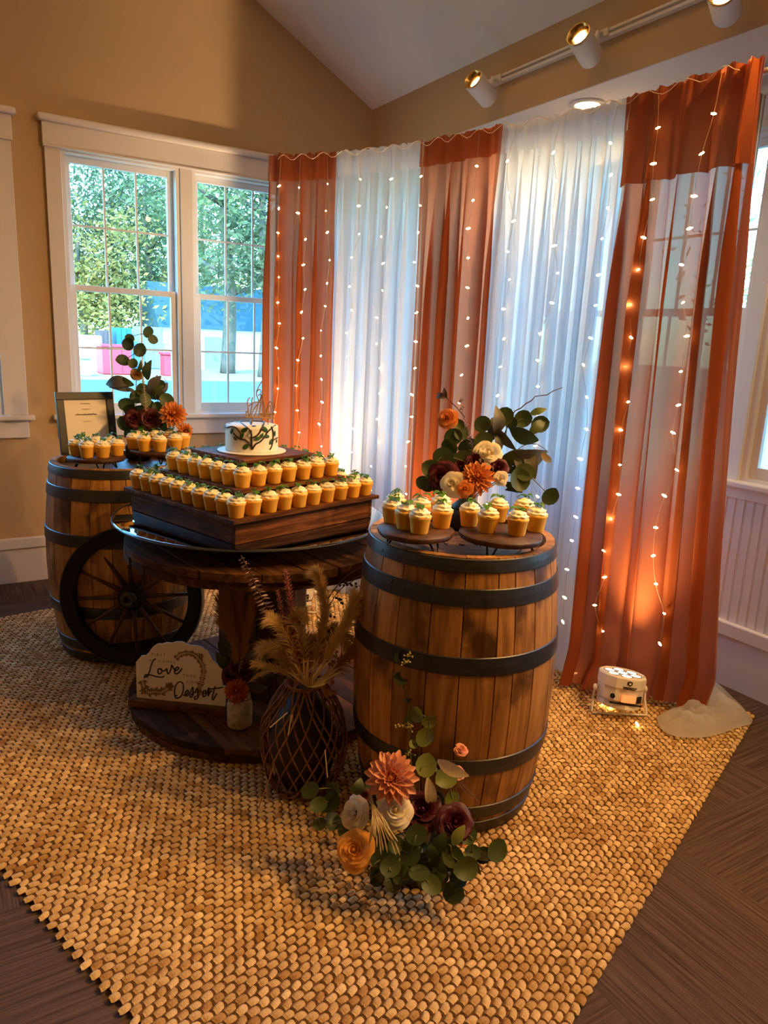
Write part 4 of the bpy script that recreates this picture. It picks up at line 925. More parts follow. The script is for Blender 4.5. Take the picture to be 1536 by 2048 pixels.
# ================================================================== UPLIGHTS
def par_light(base, aim, label, e, ang, rz, lc=None):
    t = thing('uplight', base, label, 'uplight', 'floor uplights', rz)
    d = (Matrix.Rotation(-rz, 3, 'Z') @ (Vector(aim) - (base + Vector((0, 0, .11))))).normalized()
    cm = Matrix.Translation((0, 0, .105)) @ d.to_track_quat('Z', 'Y').to_matrix().to_4x4()
    body = MB().lathe([(.0, -.070), (.080, -.070), (.086, -.064), (.086, -.048), (.080, -.046), (.080, -.040), (.092, -.036), (.092, .012), (.096, .018), (.096, .058), (.088, .066), (.084, .060), (.0, .060)], 12, cm).build('housing', M_LEDW, t, bevel=.002)
    for k in range(7):
        a = 2 * PI * k / 6; r_ = .052 if k < 6 else 0
        MB().lathe([(.0195, .0605), (.0245, .0605), (.0245, .0625), (.0195, .0625)], 18, cm @ Matrix.Translation((r_ * math.cos(a), r_ * math.sin(a), .0)), closed=True).build('lens_ring', M_SLOT, t)
        MB().lathe([(0, .0622), (.019, .0622), (.019, .0605)], 18, cm @ Matrix.Translation((r_ * math.cos(a), r_ * math.sin(a), .0))).build('led_lens', M_LENS, t)
    yk = [(-.102, 0, .105), (-.106, .0, .06), (-.112, -.02, .010), (-.110, -.03, .004), (.110, -.03, .004), (.112, -.02, .010), (.106, 0, .06), (.102, 0, .105)]
    MB().tube(yk, .0045, 6).build('bracket', M_LEDW, t, True)
    for sx_ in (-1, 1): MB().lathe([(.013, 0), (.013, .010), (.006, .014)], 12, frame_mat(Vector((sx_ * .096, 0, .105)), (sx_, 0, 0))).build('knob', M_LEDW, t, True)
    # side facing the room: screen, sockets, emblem
    fd = Vector((0, -1, 0)); fd = (cm.to_3x3().inverted() @ fd); fd.z = 0; fa = math.atan2(fd.y, fd.x)
    def patch(name, mat, a, z0, z1, w, r_=.0935):
        c = fa + a; mm_ = cm @ Matrix.Rotation(c, 4, 'Z'); MB().box(r_ - .004, r_ + .001, -w / 2, w / 2, z0, z1, mm_).build(name, mat, t)
    patch('display', M_SCREEN, .05, -.034, -.006, .055); patch('side_port', M_BLACKP, .62, -.034, -.008, .028); patch('slot', M_BLACKP, 0, -.047, -.0405, .13, .084)
    MB().lathe([(.0, 0), (.010, 0), (.010, .003)], 14, cm @ frame_mat(Vector((.0915 * math.cos(fa - .62), .0915 * math.sin(fa - .62), -.018)), (math.cos(fa - .62), math.sin(fa - .62), 0))).build('socket', M_BLACKP, t)
    mm_ = cm @ Matrix.Rotation(fa, 4, 'Z') @ Matrix(((0, 0, 1, .0965), (1, 0, 0, 0), (0, 1, 0, 0), (0, 0, 0, 1)))
    MB().prism([(-.010, .050), (0, .053), (.010, .050), (.009, .040), (0, .033), (-.009, .040)], -.002, .0008, mm_).build('shield_emblem', M_BLACKP, t)
    MB().prism([(-.005, .046), (0, .048), (.005, .046), (.004, .041), (0, .038), (-.004, .041)], 0, .0014, mm_).build('emblem_centre', M_LEDW, t)
    tl = MB(); rg = random.Random(9)
    for (yy, hw) in ((.027, .026), (.021, .025)):
        x = -hw
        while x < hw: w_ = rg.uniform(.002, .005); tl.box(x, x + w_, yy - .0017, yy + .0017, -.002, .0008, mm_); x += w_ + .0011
    tl.build('maker_lettering', M_BLACKP, t)
    pos = base + Matrix.Rotation(rz, 3, 'Z') @ (Vector((0, 0, .105)) + d * .075)
    spot('uplight_lamp', pos, aim, e, lc or AMBER, ang, 1.0, .08)
pb = on_z(1236, 1432, RUG_T) + Vector((.03, .03, 0))
par_light(Vector((pb.x, pb.y, RUG_T)), Vector((2.52, 1.93, 1.25)), 'white round floor uplight glowing at the foot of the wide rust curtain', 105, 62, R(-32))
par_light(Vector((1.60, 3.42, RUG_T)), Vector((1.87, 3.86, 1.5)), 'floor uplight at the foot of the rust curtain beside the window', 230, 70, R(-25))
par_light(Vector((1.93, 2.80, RUG_T)), Vector((2.22, 3.0, 1.0)), 'floor uplight behind the front barrel shining on the middle curtains', 110, 75, R(-40))
# spare end of the fairy lights lying by the uplight
ft = thing('fairy_light_end', on_z(1250, 1440, RUG_T), 'loose end of warm fairy lights lying around the white uplight', 'string lights'); L0 = ft.location.copy()
pts = [on_z(x, y, RUG_T + .006) - L0 for x, y in ((1150, 1348), (1175, 1375), (1195, 1402), (1207, 1408), (1222, 1415), (1243, 1424), (1262, 1412), (1290, 1425), (1274, 1450), (1310, 1447))]
MB().tube(catmull(pts, 4), .001, 4).build('wire', M_WIRE, ft)
for k in (0, 3, 4, 6, 8): link('bulb', bulb, ft, mat=frame_mat(pts[k] + Vector((0, 0, .004)), (1, .4 * k - 1, .4), 0, 1.1))

# ================================================================== PLANT BUILDERS
TOCAM = lambda p: (CAM - p).normalized()
prng = random.Random(99)
def rdir(base, k): return (Vector(base) + Vector((prng.uniform(-k, k), prng.uniform(-k, k), prng.uniform(-k, k)))).normalized()
def disc_leaf(n=12, cup=.12, fold=.10, tip=.08):
    vs_ = [(0, 0, -cup * .4)]
    for ring, rr in ((1, .55), (2, 1.0)):
        for k in range(n):
            a = 2 * PI * k / n; r_ = rr * (1 + (tip if k == 0 else 0)); x, y = r_ * math.cos(a), r_ * .92 * math.sin(a)
            vs_.append((x, y, cup * (rr * rr - .4) + fold * abs(y) * rr))
    fs = [(0, 1 + k, 1 + (k + 1) % n) for k in range(n)] + [(1 + k, 1 + n + k, 1 + n + (k + 1) % n, 1 + (k + 1) % n) for k in range(n)]
    return MB().add(vs_, fs).mesh
def long_leaf(w=.16, bend=.16):
    m = MB(); vs_ = []
    for i in range(8):
        tt = i / 7; ww = w * math.sin(PI * (tt * .94 + .03)) ** .8 * (1.15 - .5 * tt); z = bend * math.sin(PI * tt)
        vs_ += [(tt, -ww, z + ww * .35), (tt, 0, z), (tt, ww, z + ww * .35)]
    return m.add(vs_, [(i * 3 + j, i * 3 + j + 1, (i + 1) * 3 + j + 1, (i + 1) * 3 + j) for i in range(7) for j in range(2)]).mesh
def petal_mesh(w, cup, tipc):
    m = MB(); vs_ = []
    for i in range(6):
        tt = i / 5; ww = w * (math.sin(PI * (.12 + .80 * tt)) ** .7) * (1 if tt < .95 else .55)
        for k in range(3): y = (k - 1) * ww; vs_.append((tt, y, cup * abs(k - 1) * math.sin(PI * tt) * w * 2 + tipc * tt * tt))
    return m.add(vs_, [(i * 3 + k, i * 3 + k + 1, (i + 1) * 3 + k + 1, (i + 1) * 3 + k) for i in range(5) for k in range(2)]).mesh
MESHC = {}
def shared(kind, mat):
    key = (kind, mat.name)
    if key not in MESHC:
        if kind.startswith('round'): MESHC[key] = disc_leaf(12, .10 + .05 * int(kind[-1]), .12 * int(kind[-1]))('leaf', mat, True)
        elif kind.startswith('long'): MESHC[key] = long_leaf(.13 + .03 * int(kind[-1]), .10 + .08 * int(kind[-1]))('leaf', mat, True)
        elif kind.startswith('petal'): MESHC[key] = petal_mesh(.20, .55, (.10, -.10, .22)[int(kind[-1])])('petal', mat, True)
        elif kind.startswith('cup'):
            L = int(kind[-1]); Rl = (1.0, .86, .70, .54, .40, .26)[L]; H = (.34, .50, .62, .70, .74, .74)[L]; flare = (.46, .36, .26, .18, .10, .03)[L]
            m = MB(); vs_ = []; half = (.72, .74, .80, .90, 1.1, 1.6)[L]
            for i in range(7):
                tt = i / 6
                for k in range(9):
                    u = (k - 4) / 4; rag = 1 - .26 * u * u * tt + .035 * math.sin(7 * u + L) * tt; lip = max(0, tt - .68) / .32
                    r_ = Rl * (math.sin(min(1, tt * 1.05) * PI / 2) ** .8) * (.95 + .07 * u) + flare * lip ** 1.5 * (1 - .35 * u * u) * .75 + .02 * math.sin(5 * u + 2 * L) * tt
                    a = u * half * (.45 + .55 * min(1, tt * 1.6)); z = H * tt * rag - flare * lip ** 1.6 * .42
                    vs_.append((r_ * math.cos(a), r_ * math.sin(a), z))
            MESHC[key] = m.add(vs_, [(i * 9 + k, i * 9 + k + 1, (i + 1) * 9 + k + 1, (i + 1) * 9 + k) for i in range(6) for k in range(8)]).mesh('petal', mat, True)
        elif kind == 'core': MESHC[key] = MB().lathe([(.0, -.25), (.12, -.22), (.16, .0), (.15, .30), (.10, .52), (.0, .56)], 12).mesh('flower_core', mat, True)
        elif kind == 'calyx': MESHC[key] = MB().lathe([(.04, -.5), (.10, -.28), (.26, -.1), (.30, .02), (.2, .02)], 12).mesh('calyx', mat, True)
    return MESHC[key]
def rose(t, L0, pos, face, r, mat, name='rose', openness=1.0):
    f = link(name, shared('core', mat), t, mat=frame_mat(pos - L0, face, prng.uniform(0, 6), r))
    for L, n in ((0, 6), (1, 5), (2, 5), (3, 4), (4, 3), (5, 2)):
        o_ = prng.uniform(0, 6)
        for k in range(n):
            link('petal', shared('cup%d' % L, mat), f, mat=Matrix.Translation((0, 0, .03 * L - .15)) @ Matrix.Rotation(o_ + 2 * PI * k / n + prng.uniform(-.2, .2), 4, 'Z') @ Matrix.Rotation(prng.uniform(-.05, .22) * openness, 4, 'Y') @ Matrix.Scale(prng.uniform(.92, 1.06), 4))
    link('calyx', shared('calyx', M_STEM), f)
    return f
def dahlia(t, L0, pos, face, r, mat, core_mat=None, name='dahlia'):
    f = link(name, shared('core', core_mat or mat), t, mat=frame_mat(pos - L0, face, prng.uniform(0, 6), r))
    for (n, el, ln, rr, z, kd) in ((15, 2, .92, .10, -.10, 1), (14, 20, .86, .10, -.04, 1), (13, 36, .72, .09, .03, 0), (11, 52, .56, .07, .10, 2), (8, 66, .44, .05, .14, 2), (6, 80, .36, .03, .18, 2)):
        o_ = prng.uniform(0, 6)
        for k in range(n):
            link('petal', shared('petal%d' % kd, mat), f, mat=Matrix.Rotation(o_ + 2 * PI * k / n + prng.uniform(-.08, .08), 4, 'Z') @ Matrix.Translation((rr, 0, z)) @ Matrix.Rotation(-R(el + prng.uniform(-5, 5)), 4, 'Y') @ Matrix.Diagonal((ln * prng.uniform(.92, 1.05), ln * 1.0, ln, 1)))
    link('calyx', shared('calyx', M_STEM), f)
    return f
def branch(t, L0, anchor, pts, w, mat, name='eucalyptus_stem', smat=None, tilt=.55, stem_r=.0016, dw=.0):
    P = [at_depth(x, y, w + prng.uniform(-dw, dw)) for (x, y, r_) in pts]
    cv = catmull([anchor] + P, 5)
    st = MB().tube([p - L0 for p in cv], stem_r, 5).build(name, smat or M_STEM, t, True); sc_ = 1.18 if t.name.startswith(('barrel', 'back')) else 1.06
    for p, (x, y, r_) in zip(P, pts):
        if r_ <= 0: continue
        n = rdir(TOCAM(p), tilt); link('leaf', shared('round%d' % prng.randint(0, 2), mat), st, mat=frame_mat(p - L0 + n * .003, n, prng.uniform(0, 6.28), sc_ * r_ * w / F_PX))
    return st
def lleaf(t, L0, a, c, w, mat, wd=1, parent=None, kd=None):
    p, q = at_depth(*a, w), at_depth(*c, w + prng.uniform(-.03, .03)); e = (q - p); ln = e.length; e.normalize(); n = rdir(TOCAM(p), .5); n = (n - e * n.dot(e)).normalized(); y = n.cross(e)
    k = kd if kd is not None else prng.randint(0, 2)
    return link('leaf', shared('long%d' % k, mat), parent or t, mat=Matrix.Translation(p - L0) @ Matrix(((e.x, y.x, n.x, 0), (e.y, y.y, n.y, 0), (e.z, y.z, n.z, 0), (0, 0, 0, 1))) @ Matrix.Diagonal((ln, ln * wd, ln, 1)))
def spike(t, L0, a, c, w, rad, mat, name, n=60, lw=.35, up=.6, stem=None):
    p, q = at_depth(*a, w), at_depth(*c, w); m = MB(); ax = (q - p).normalized(); o1 = ax.orthogonal().normalized(); o2 = ax.cross(o1)
    m.tube([p - L0, q - L0], .0015, 5)
    for i in range(n):
        tt = i / n; an = i * 2.4; r_ = rad * (1 - .65 * tt) * prng.uniform(.7, 1.15); d = (o1 * math.cos(an) + o2 * math.sin(an) + ax * up).normalized(); b_ = p.lerp(q, tt) - L0; e = ax.cross(d).normalized()
        m.add([b_, b_ + d * r_ * .5 + e * r_ * lw * .5, b_ + d * r_, b_ + d * r_ * .5 - e * r_ * lw * .5], [(0, 1, 2, 3)])
    o = m.build(name, mat, t, fix=False); o['kind'] = 'stuff'; return o
def plume(t, L0, pts, w, spread, mat, name='pampas_plume', n=260, ln=.08, back=False, width=.0012):
    cv = catmull([at_depth(x, y, w) for x, y in pts], 10); m = MB(); k = len(cv)
    m.tube([c - L0 for c in cv], .0014, 4)
    for i in range(n):
        f = i / n; j = min(k - 2, int((k - 1) * (.15 + .85 * f))); c = cv[j].lerp(cv[j + 1], prng.random()); ax = (cv[j + 1] - cv[j]).normalized()
        side = Vector((prng.gauss(0, 1), prng.gauss(0, 1), prng.gauss(0, 1))); side = (side - ax * side.dot(ax)).normalized()
        d = (ax + side * spread * prng.uniform(.3, 1.1)).normalized(); L = ln * prng.uniform(.5, 1.1); e = d.cross(TOCAM(c)).normalized() * width
        dr = Vector((0, 0, -1)) * L * .18; p1 = c + d * L * .55; p2 = c + d * L + dr
        m.add([c - e - L0, c + e - L0, p1 + e * .9 - L0, p1 - e * .9 - L0, p2 - L0], [(0, 1, 2, 3), (3, 2, 4)])
    o = m.build(name, mat, t, fix=False); o['kind'] = 'stuff'; return o
def stem(t, L0, a, c, mat=None, r=.0018, name='flower_stem'):
    mid = (a + c) / 2 + Vector((prng.uniform(-.01, .01), prng.uniform(-.01, .01), .0)); return MB().tube([q - L0 for q in catmull([a, mid, c], 5)], r, 5).build(name, mat or M_STEM, t, True)
def berries(t, L0, px, py, w, n, spr, r, mat, name='berry_cluster'):
    c = at_depth(px, py, w); m = MB()
    for i in range(n):
        p = c + Vector((prng.gauss(0, spr), prng.gauss(0, spr), prng.gauss(0, spr))) - L0
        m.tube([c - L0, p], r * .2, 3); m.lathe([(0, -r), (r * .7, -r * .7), (r, 0), (r * .7, r * .7), (0, r)], 7, Matrix.Translation(p))
    o = m.build(name, mat, t, True, fix=False); o['kind'] = 'stuff'; return o

# ================================================================== FLOOR ARRANGEMENT at the foot of the front barrel
fp = on_z(835, 1725, RUG_T); t = thing('floor_bouquet', fp, 'low floor flower arrangement with a peach dahlia, roses and eucalyptus before the front barrel', 'flowers'); L0 = fp.copy()
MB().lathe([(.0, .0005), (.085, .0005), (.105, .008), (.108, .022), (.100, .024), (.094, .012), (.0, .010)], 36).build('dish', M_BLACK, t, True)
MB().lathe([(.06, .012), (.066, .03), (.05, .055), (.0, .065)], 20, wob=lambda a, i: 1 + .06 * math.sin(5 * a)).build('moss_foam', M_EUC, t, True)
A0 = fp + Vector((0, 0, .045)); W = 1.98
def fl(fn, px, py, rp, w, mat, tilt=(0, 0, .35), name=None, **kw):
    p = at_depth(px, py, w); face = (TOCAM(p) + Vector(tilt)).normalized(); stem(t, L0, A0, p - face * rp * w / F_PX * .3)
    return fn(t, L0, p, face, rp * w / F_PX, mat, **({'name': name} if name else {}), **kw)
fl(dahlia, 783, 1556, 53, 1.93, M_PEACH, (-.05, 0, .05), core_mat=M_ORANGE)
fl(rose, 791, 1621, 29, 1.93, M_CREAM, (-.1, -.1, .5)); fl(rose, 709, 1626, 26, 1.96, M_CREAM, (-1.1, .2, .25)); fl(rose, 710, 1700, 32, 1.90, M_YELO, (-.35, 0, .25))
fl(rose, 909, 1645, 32, 1.93, M_BURG, (.1, -.1, .25)); fl(rose, 845, 1622, 33, 1.97, M_BURG, (.0, 0, .5)); fl(rose, 728, 1592, 12, 2.0, M_BURG); fl(rose, 922, 1672, 17, 1.96, M_ORANGE, (.6, 0, .1))
fl(rose, 922, 1500, 12, 2.02, M_PEACH, (.2, 0, 1.2), name='rosebud'); fl(rose, 917, 1545, 12, 2.0, M_PEACH, (.5, 0, .4), name='rosebud')
branch(t, L0, A0, [(725, 1640, 0), (664, 1646, 19), (640, 1648, 13), (638, 1612, 17), (658, 1602, 22), (670, 1578, 17), (620, 1579, 18)], 2.0, M_EUC, dw=.02)
branch(t, L0, A0, [(838, 1560, 0), (852, 1531, 22), (892, 1555, 22), (905, 1600, 15)], 1.99, M_EUCY, dw=.02)
branch(t, L0, A0, [(835, 1600, 0), (812, 1520, 0), (826, 1490, 10), (852, 1477, 19), (858, 1440, 15), (836, 1428, 16)], 2.06, M_EUCY, dw=.01)
branch(t, L0, A0, [(822, 1520, 0), (815, 1440, 9), (818, 1400, 7), (803, 1358, 14), (830, 1330, 11), (799, 1310, 15), (817, 1292, 0)], 2.10, M_EUC, dw=.01)
branch(t, L0, A0, [(833, 1670, 21), (820, 1706, 22), (790, 1690, 16)], 1.88, M_EUC, tilt=.3)
branch(t, L0, A0, [(895, 1688, 18), (905, 1712, 22), (930, 1735, 24), (920, 1760, 20), (908, 1785, 22)], 1.88, M_EUC, dw=.02)
branch(t, L0, A0, [(935, 1670, 18), (945, 1706, 16), (968, 1712, 17), (992, 1700, 22)], 1.94, M_EUC, dw=.02)
branch(t, L0, A0, [(760, 1720, 18), (745, 1745, 15), (752, 1762, 14)], 1.88, M_EUC, dw=.02); branch(t, L0, A0, [(780, 1735, 20), (800, 1750, 18), (790, 1768, 14), (838, 1748, 20), (862, 1770, 20), (880, 1750, 18)], 1.87, M_EUC, dw=.02)
branch(t, L0, A0, [(760, 1660, 20), (740, 1690, 18), (775, 1700, 22), (860, 1690, 20), (875, 1715, 20), (845, 1725, 20), (805, 1725, 22)], 1.93, M_EUC, dw=.02)
branch(t, L0, A0, [(690, 1660, 14), (745, 1575, 14), (765, 1610, 14), (870, 1600, 18), (880, 1660, 18), (830, 1650, 20)], 2.02, M_EUC, dw=.03)
gs = stem(t, L0, A0, at_depth(800, 1730, 1.87))
for a_, c_ in (((752, 1765), (765, 1740)), ((775, 1770), (790, 1722)), ((790, 1785), (770, 1735)), ((838, 1745), (858, 1785)), ((862, 1765), (893, 1750)), ((880, 1785), (868, 1735)), ((915, 1740), (930, 1705)), ((895, 1740), (925, 1715)), ((770, 1745), (800, 1715)), ((905, 1690), (930, 1650)), ((870, 1705), (890, 1665)), ((855, 1715), (870, 1680)), ((712, 1590), (722, 1556)), ((800, 1770), (812, 1738))):
    lleaf(t, L0, a_, c_, 1.885, prng.choice((M_EUC, M_EUC, M_EUCY)), 2.2, gs)
for a_, c_ in (((875, 1520), (938, 1552)), ((855, 1555), (862, 1625)), ((940, 1705), (962, 1750)), ((950, 1710), (990, 1722)), ((848, 1688), (862, 1665))): lleaf(t, L0, a_, c_, 1.96, M_WHEAT if a_[0] < 940 else M_SAGE, 1.3, gs)
for a_, c_ in (((905, 1560), (921, 1600)), ((912, 1560), (935, 1592)), ((918, 1560), (955, 1602))): MB().tube([at_depth(*a_, 2.0) - L0, at_depth(*c_, 1.98) - L0], .0012, 4).build('twig', M_TWIG, t)
for k in range(16):
    x1 = 745 + k * 4.2 - 8; pts = [at_depth(740 + prng.uniform(-3, 3), 1590, 1.92), at_depth(744 + k * .5, 1615, 1.90), at_depth((742 + x1) / 2 + 4, 1650, 1.87), at_depth(x1, 1668 + prng.uniform(0, 48), 1.86)]
    MB().tube([p - L0 for p in catmull(pts, 4)], [.0012] * 7 + [.0022] * 5 + [.0006], 4).build('wheat_strand', M_WHEAT, t)
for px, py in ((817, 1312), (814, 1325), (807, 1450), (820, 1455), (818, 1505), (872, 1540)): berries(t, L0, px, py, 2.06, 9, .008, .0028, M_YBERRY)

# ================================================================== BOUQUET ON THE FRONT BARREL
bp_ = Vector((1.500, 1.885, HTOP + .0006)); t = thing('barrel_bouquet', bp_, 'tall eucalyptus bouquet with orange dahlia and cream rose behind the front barrel cupcakes', 'flowers'); L0 = bp_.copy()
MB().lathe([(.05, 0), (.062, .01), (.066, .055), (.058, .07), (.05, .066)], 28).build('bowl', M_BLACK, t, True)
MB().lathe([(.05, .06), (.052, .075), (.03, .095), (0, .10)], 20).build('moss_foam', M_EUC, t, True)
A0 = bp_ + Vector((0, 0, .085)); W = 2.44
fl(dahlia, 955, 955, 36, 2.34, M_ORANGE, (-.1, -.2, .45)); fl(rose, 977, 907, 23, 2.40, M_CREAM, (.0, -.1, .4)); fl(rose, 906, 968, 22, 2.34, M_CREAM, (-.4, 0, .2), name='peony')
fl(rose, 885, 955, 27, 2.39, M_BURG, (-.4, 0, .2)); fl(rose, 997, 936, 17, 2.38, M_BURG, (.1, 0, .3)); fl(rose, 1002, 957, 12, 2.34, M_CREAM, (.2, 0, .1)); fl(rose, 930, 978, 14, 2.31, M_ORANGE, (-.2, 0, .1)); fl(rose, 895, 837, 17, 2.42, M_ORANGE, (-.6, 0, .5), name='rosebud')
fl(rose, 950, 925, 20, 2.40, M_BURG, (0, 0, .3)); fl(rose, 920, 935, 18, 2.42, M_BURG, (0, 0, .3))
branch(t, L0, A0, [(935, 940, 0), (929, 924, 21), (886, 913, 18), (864, 938, 18)], 2.41, M_EUC, tilt=.3)
branch(t, L0, A0, [(935, 920, 0), (900, 892, 15), (907, 874, 16), (922, 866, 14), (918, 850, 10)], 2.43, M_EUC, tilt=.35)
branch(t, L0, A0, [(955, 930, 0), (967, 880, 16), (966, 848, 15)], 2.42, M_EUC, tilt=.3)
branch(t, L0, A0, [(985, 920, 0), (1012, 870, 0), (1009, 833, 17), (1024, 846, 11), (1046, 838, 16), (1079, 848, 16)], 2.47, M_EUC, tilt=.35)
branch(t, L0, A0, [(1020, 950, 0), (1037, 960, 20), (1050, 945, 17), (1099, 991, 16)], 2.42, M_EUC, tilt=.5); branch(t, L0, A0, [(870, 965, 0), (847, 966, 13), (858, 972, 12)], 2.41, M_EUC)
branch(t, L0, A0, [(905, 930, 20), (940, 898, 20), (960, 905, 16), (930, 960, 14)], 2.46, M_EUC)
gs = stem(t, L0, A0, at_depth(1000, 880, 2.46))
for a_, c_, m_ in (((992, 868), (991, 812), M_SAGE), ((993, 858), (1032, 900), M_SAGE), ((998, 905), (988, 862), M_SAGE), ((1020, 856), (1077, 881), M_EUC), ((1008, 912), (1094, 903), M_SAGE), ((1052, 900), (1070, 958), M_SAGE), ((1058, 870), (1090, 840), M_EUC), ((1060, 828), (1094, 818), M_EUCY), ((1000, 920), (1060, 905), M_EUC), ((1082, 905), (1102, 925), M_WHEAT), ((1012, 945), (1055, 925), M_EUC), ((1010, 965), (1045, 985), M_EUC), ((1005, 920), (1030, 940), M_SAGE), ((985, 880), (1000, 830), M_SAGE), ((1030, 905), (1050, 960), M_SAGE), ((925, 855), (912, 833), M_EUC), ((1045, 975), (1010, 980), M_EUC)):
    lleaf(t, L0, a_, c_, 2.45, m_, 1.45, gs)
for y in range(7):
    for q in ((974, 851 + y * 5, 984, 843 + y * 5), (1040, 925 + y * 4, 1062, 918 + y * 4)): MB().tube([at_depth(q[0], q[1], 2.47) - L0, at_depth(q[2], q[3], 2.47) - L0], .0016, 4).build('needle', M_TWIG, t)
spike(t, L0, (948, 905), (922, 812), 2.44, .022, M_MAUVE, 'astilbe_spike', 90); stem(t, L0, at_depth(930, 835, 2.44), at_depth(893, 795, 2.44), M_TWIG)
for a_, c_ in (((895, 796), (872, 787)), ((895, 796), (872, 795)), ((893, 796), (888, 775)), ((918, 806), (924, 796)), ((920, 820), (928, 812))): lleaf(t, L0, a_, c_, 2.44, M_TWIG, 1.3)
MB().tube([at_depth(x, y, 2.48) - L0 for x, y in ((1005, 880), (1022, 833), (1030, 822), (1042, 816), (1052, 807), (1062, 802), (1070, 793), (1082, 791), (1094, 790), (1106, 782), (1126, 775))], [.0022] * 6 + [.0017] * 4 + [.001], 6).build('curly_twig', M_TWIG, t, True)
MB().tube([p - L0 for p in catmull([at_depth(x, y, 2.48) for x, y in ((1010, 930), (1040, 895), (1070, 888), (1092, 900), (1096, 906))], 4)], .0012, 5).build('curly_twig', M_TWIG, t, True)

# ================================================================== BOUQUET ON THE BACK BARREL
bp_ = Vector((.83, 3.56, HTOP + .0006)); t = thing('back_bouquet', bp_, 'tall leafy bouquet with an orange dahlia on the back barrel before the window', 'flowers'); L0 = bp_.copy()
MB().lathe([(.045, 0), (.058, .01), (.062, .06), (.054, .08), (.046, .075)], 28).build('bowl', M_BLACK, t, True)
MB().lathe([(.046, .07), (.05, .09), (.03, .11), (0, .115)], 20).build('moss_foam', M_EUC, t, True)
A0 = bp_ + Vector((0, 0, .10)); W = 3.40
fl(dahlia, 347, 829, 28, 3.36, M_ORANGE, (.1, 0, .3)); fl(dahlia, 370, 862, 17, 3.34, M_ORANGE, (.3, 0, .0)); fl(rose, 300, 838, 18, 3.38, M_BURG); fl(rose, 268, 838, 16, 3.38, M_BURG); fl(rose, 273, 749, 10, 3.42, M_PAMPD)
branch(t, L0, A0, [(285, 760, 0), (266, 728, 9), (245, 723, 12), (278, 700, 12), (257, 688, 11), (260, 676, 8), (285, 668, 0), (305, 679, 9), (295, 663, 10)], 3.42, M_EUC, tilt=.45)
branch(t, L0, A0, [(290, 800, 12), (252, 807, 14), (247, 848, 13), (262, 820, 12)], 3.40, M_EUC); branch(t, L0, A0, [(315, 815, 10), (333, 801, 13), (318, 790, 9), (322, 770, 9)], 3.42, M_EUC)
branch(t, L0, A0, [(280, 850, 16), (310, 850, 16), (330, 848, 13), (300, 815, 14), (275, 795, 13), (285, 780, 12), (305, 785, 12), (320, 830, 14), (265, 865, 14), (290, 835, 14)], 3.44, M_EUC)
gs = stem(t, L0, A0, at_depth(285, 800, 3.42))
for a_, c_ in (((262, 764), (212, 769)), ((262, 782), (218, 774)), ((268, 770), (235, 758)), ((295, 760), (303, 720)), ((298, 742), (290, 722)), ((310, 800), (330, 770)), ((320, 790), (335, 765)), ((300, 790), (322, 752)), ((276, 745), (282, 720)), ((270, 790), (255, 775)), ((305, 770), (315, 750)), ((265, 820), (300, 812)), ((282, 735), (290, 745))): lleaf(t, L0, a_, c_, 3.42, prng.choice((M_EUC, M_SAGE)), 1.4, gs)
spike(t, L0, (292, 822), (287, 755), 3.36, .022, M_WHEAT, 'dried_spike', 90)
MB().tube([p - L0 for p in catmull([at_depth(x, y, 3.42) for x, y in ((318, 800), (326, 775), (332, 765), (328, 757))], 4)], .0012, 5).build('curly_twig', M_TWIG, t, True)

# ================================================================== WICKER VASE WITH DRIED STEMS
vb = Vector((.955, 1.965, RUG_T)); VH = .365; t = thing('wicker_vase', vb, 'dark wicker lattice vase standing on the rug between spool table and front barrel', 'vase')
def vr(z): k = z / VH; return .094 + .044 * math.sin(PI * min(1, k * 1.02) ** .85) - .034 * max(0, (k - .62) / .38) ** 1.6
MB().lathe([(vr(VH * k / 10) - .030, .004 + (VH - .03) * k / 10) for k in range(11)], 28).build('shade_core', M_VSHADE, t, True)  # solid dark core added for the shade inside the see-through vase
for s_ in (-1, 1):
    for k in range(19):
        a0 = 2 * PI * k / 19 + .1 * s_ + prng.uniform(-.06, .06); pts = []
        tw = prng.uniform(.85, 1.2)
        for i in range(15): z = .006 + (VH - .008) * i / 14; a = a0 + s_ * tw * (i / 14) * 1.25; r_ = vr(z) + .003 * s_ + .002 * math.sin(i + k); pts.append((r_ * math.cos(a), r_ * math.sin(a), z))
        MB().tube(pts, prng.uniform(.0022, .0036), 6).build('cane', M_WICK, t, True)
for z, r_ in ((.006, .006), (VH - .004, .006)):
    for q in range(2): MB().tube([((vr(z) + .003 * math.cos(9 * a + q * PI)) * math.cos(a), (vr(z) + .003 * math.cos(9 * a + q * PI)) * math.sin(a), z + .004 * math.sin(9 * a + q * PI)) for a in [2 * PI * k / 60 for k in range(61)]], .0042, 6).build('rim_cane', M_WICK, t, True)
for a_, c_ in (((548, 1530), (517, 1617)), ((540, 1455), (575, 1425)), ((576, 1470), (583, 1430)), ((650, 1500), (655, 1555))): MB().tube([at_depth(*a_, 2.16 if a_[1] < 1480 else 2.13) - vb, at_depth(*c_, 2.16 if a_[1] < 1480 else 2.13) - vb], .0018, 5).build('loose_straw', M_WHEAT if a_[1] < 1520 else M_WICK, t)
d = Vector((.955, 1.965, RUG_T + .33)); t = thing('dried_bouquet', d, 'dried bouquet of pampas, palm fan and copper sprigs standing in the wicker vase', 'dried flowers'); L0 = d.copy(); A0 = d
WV = 2.28
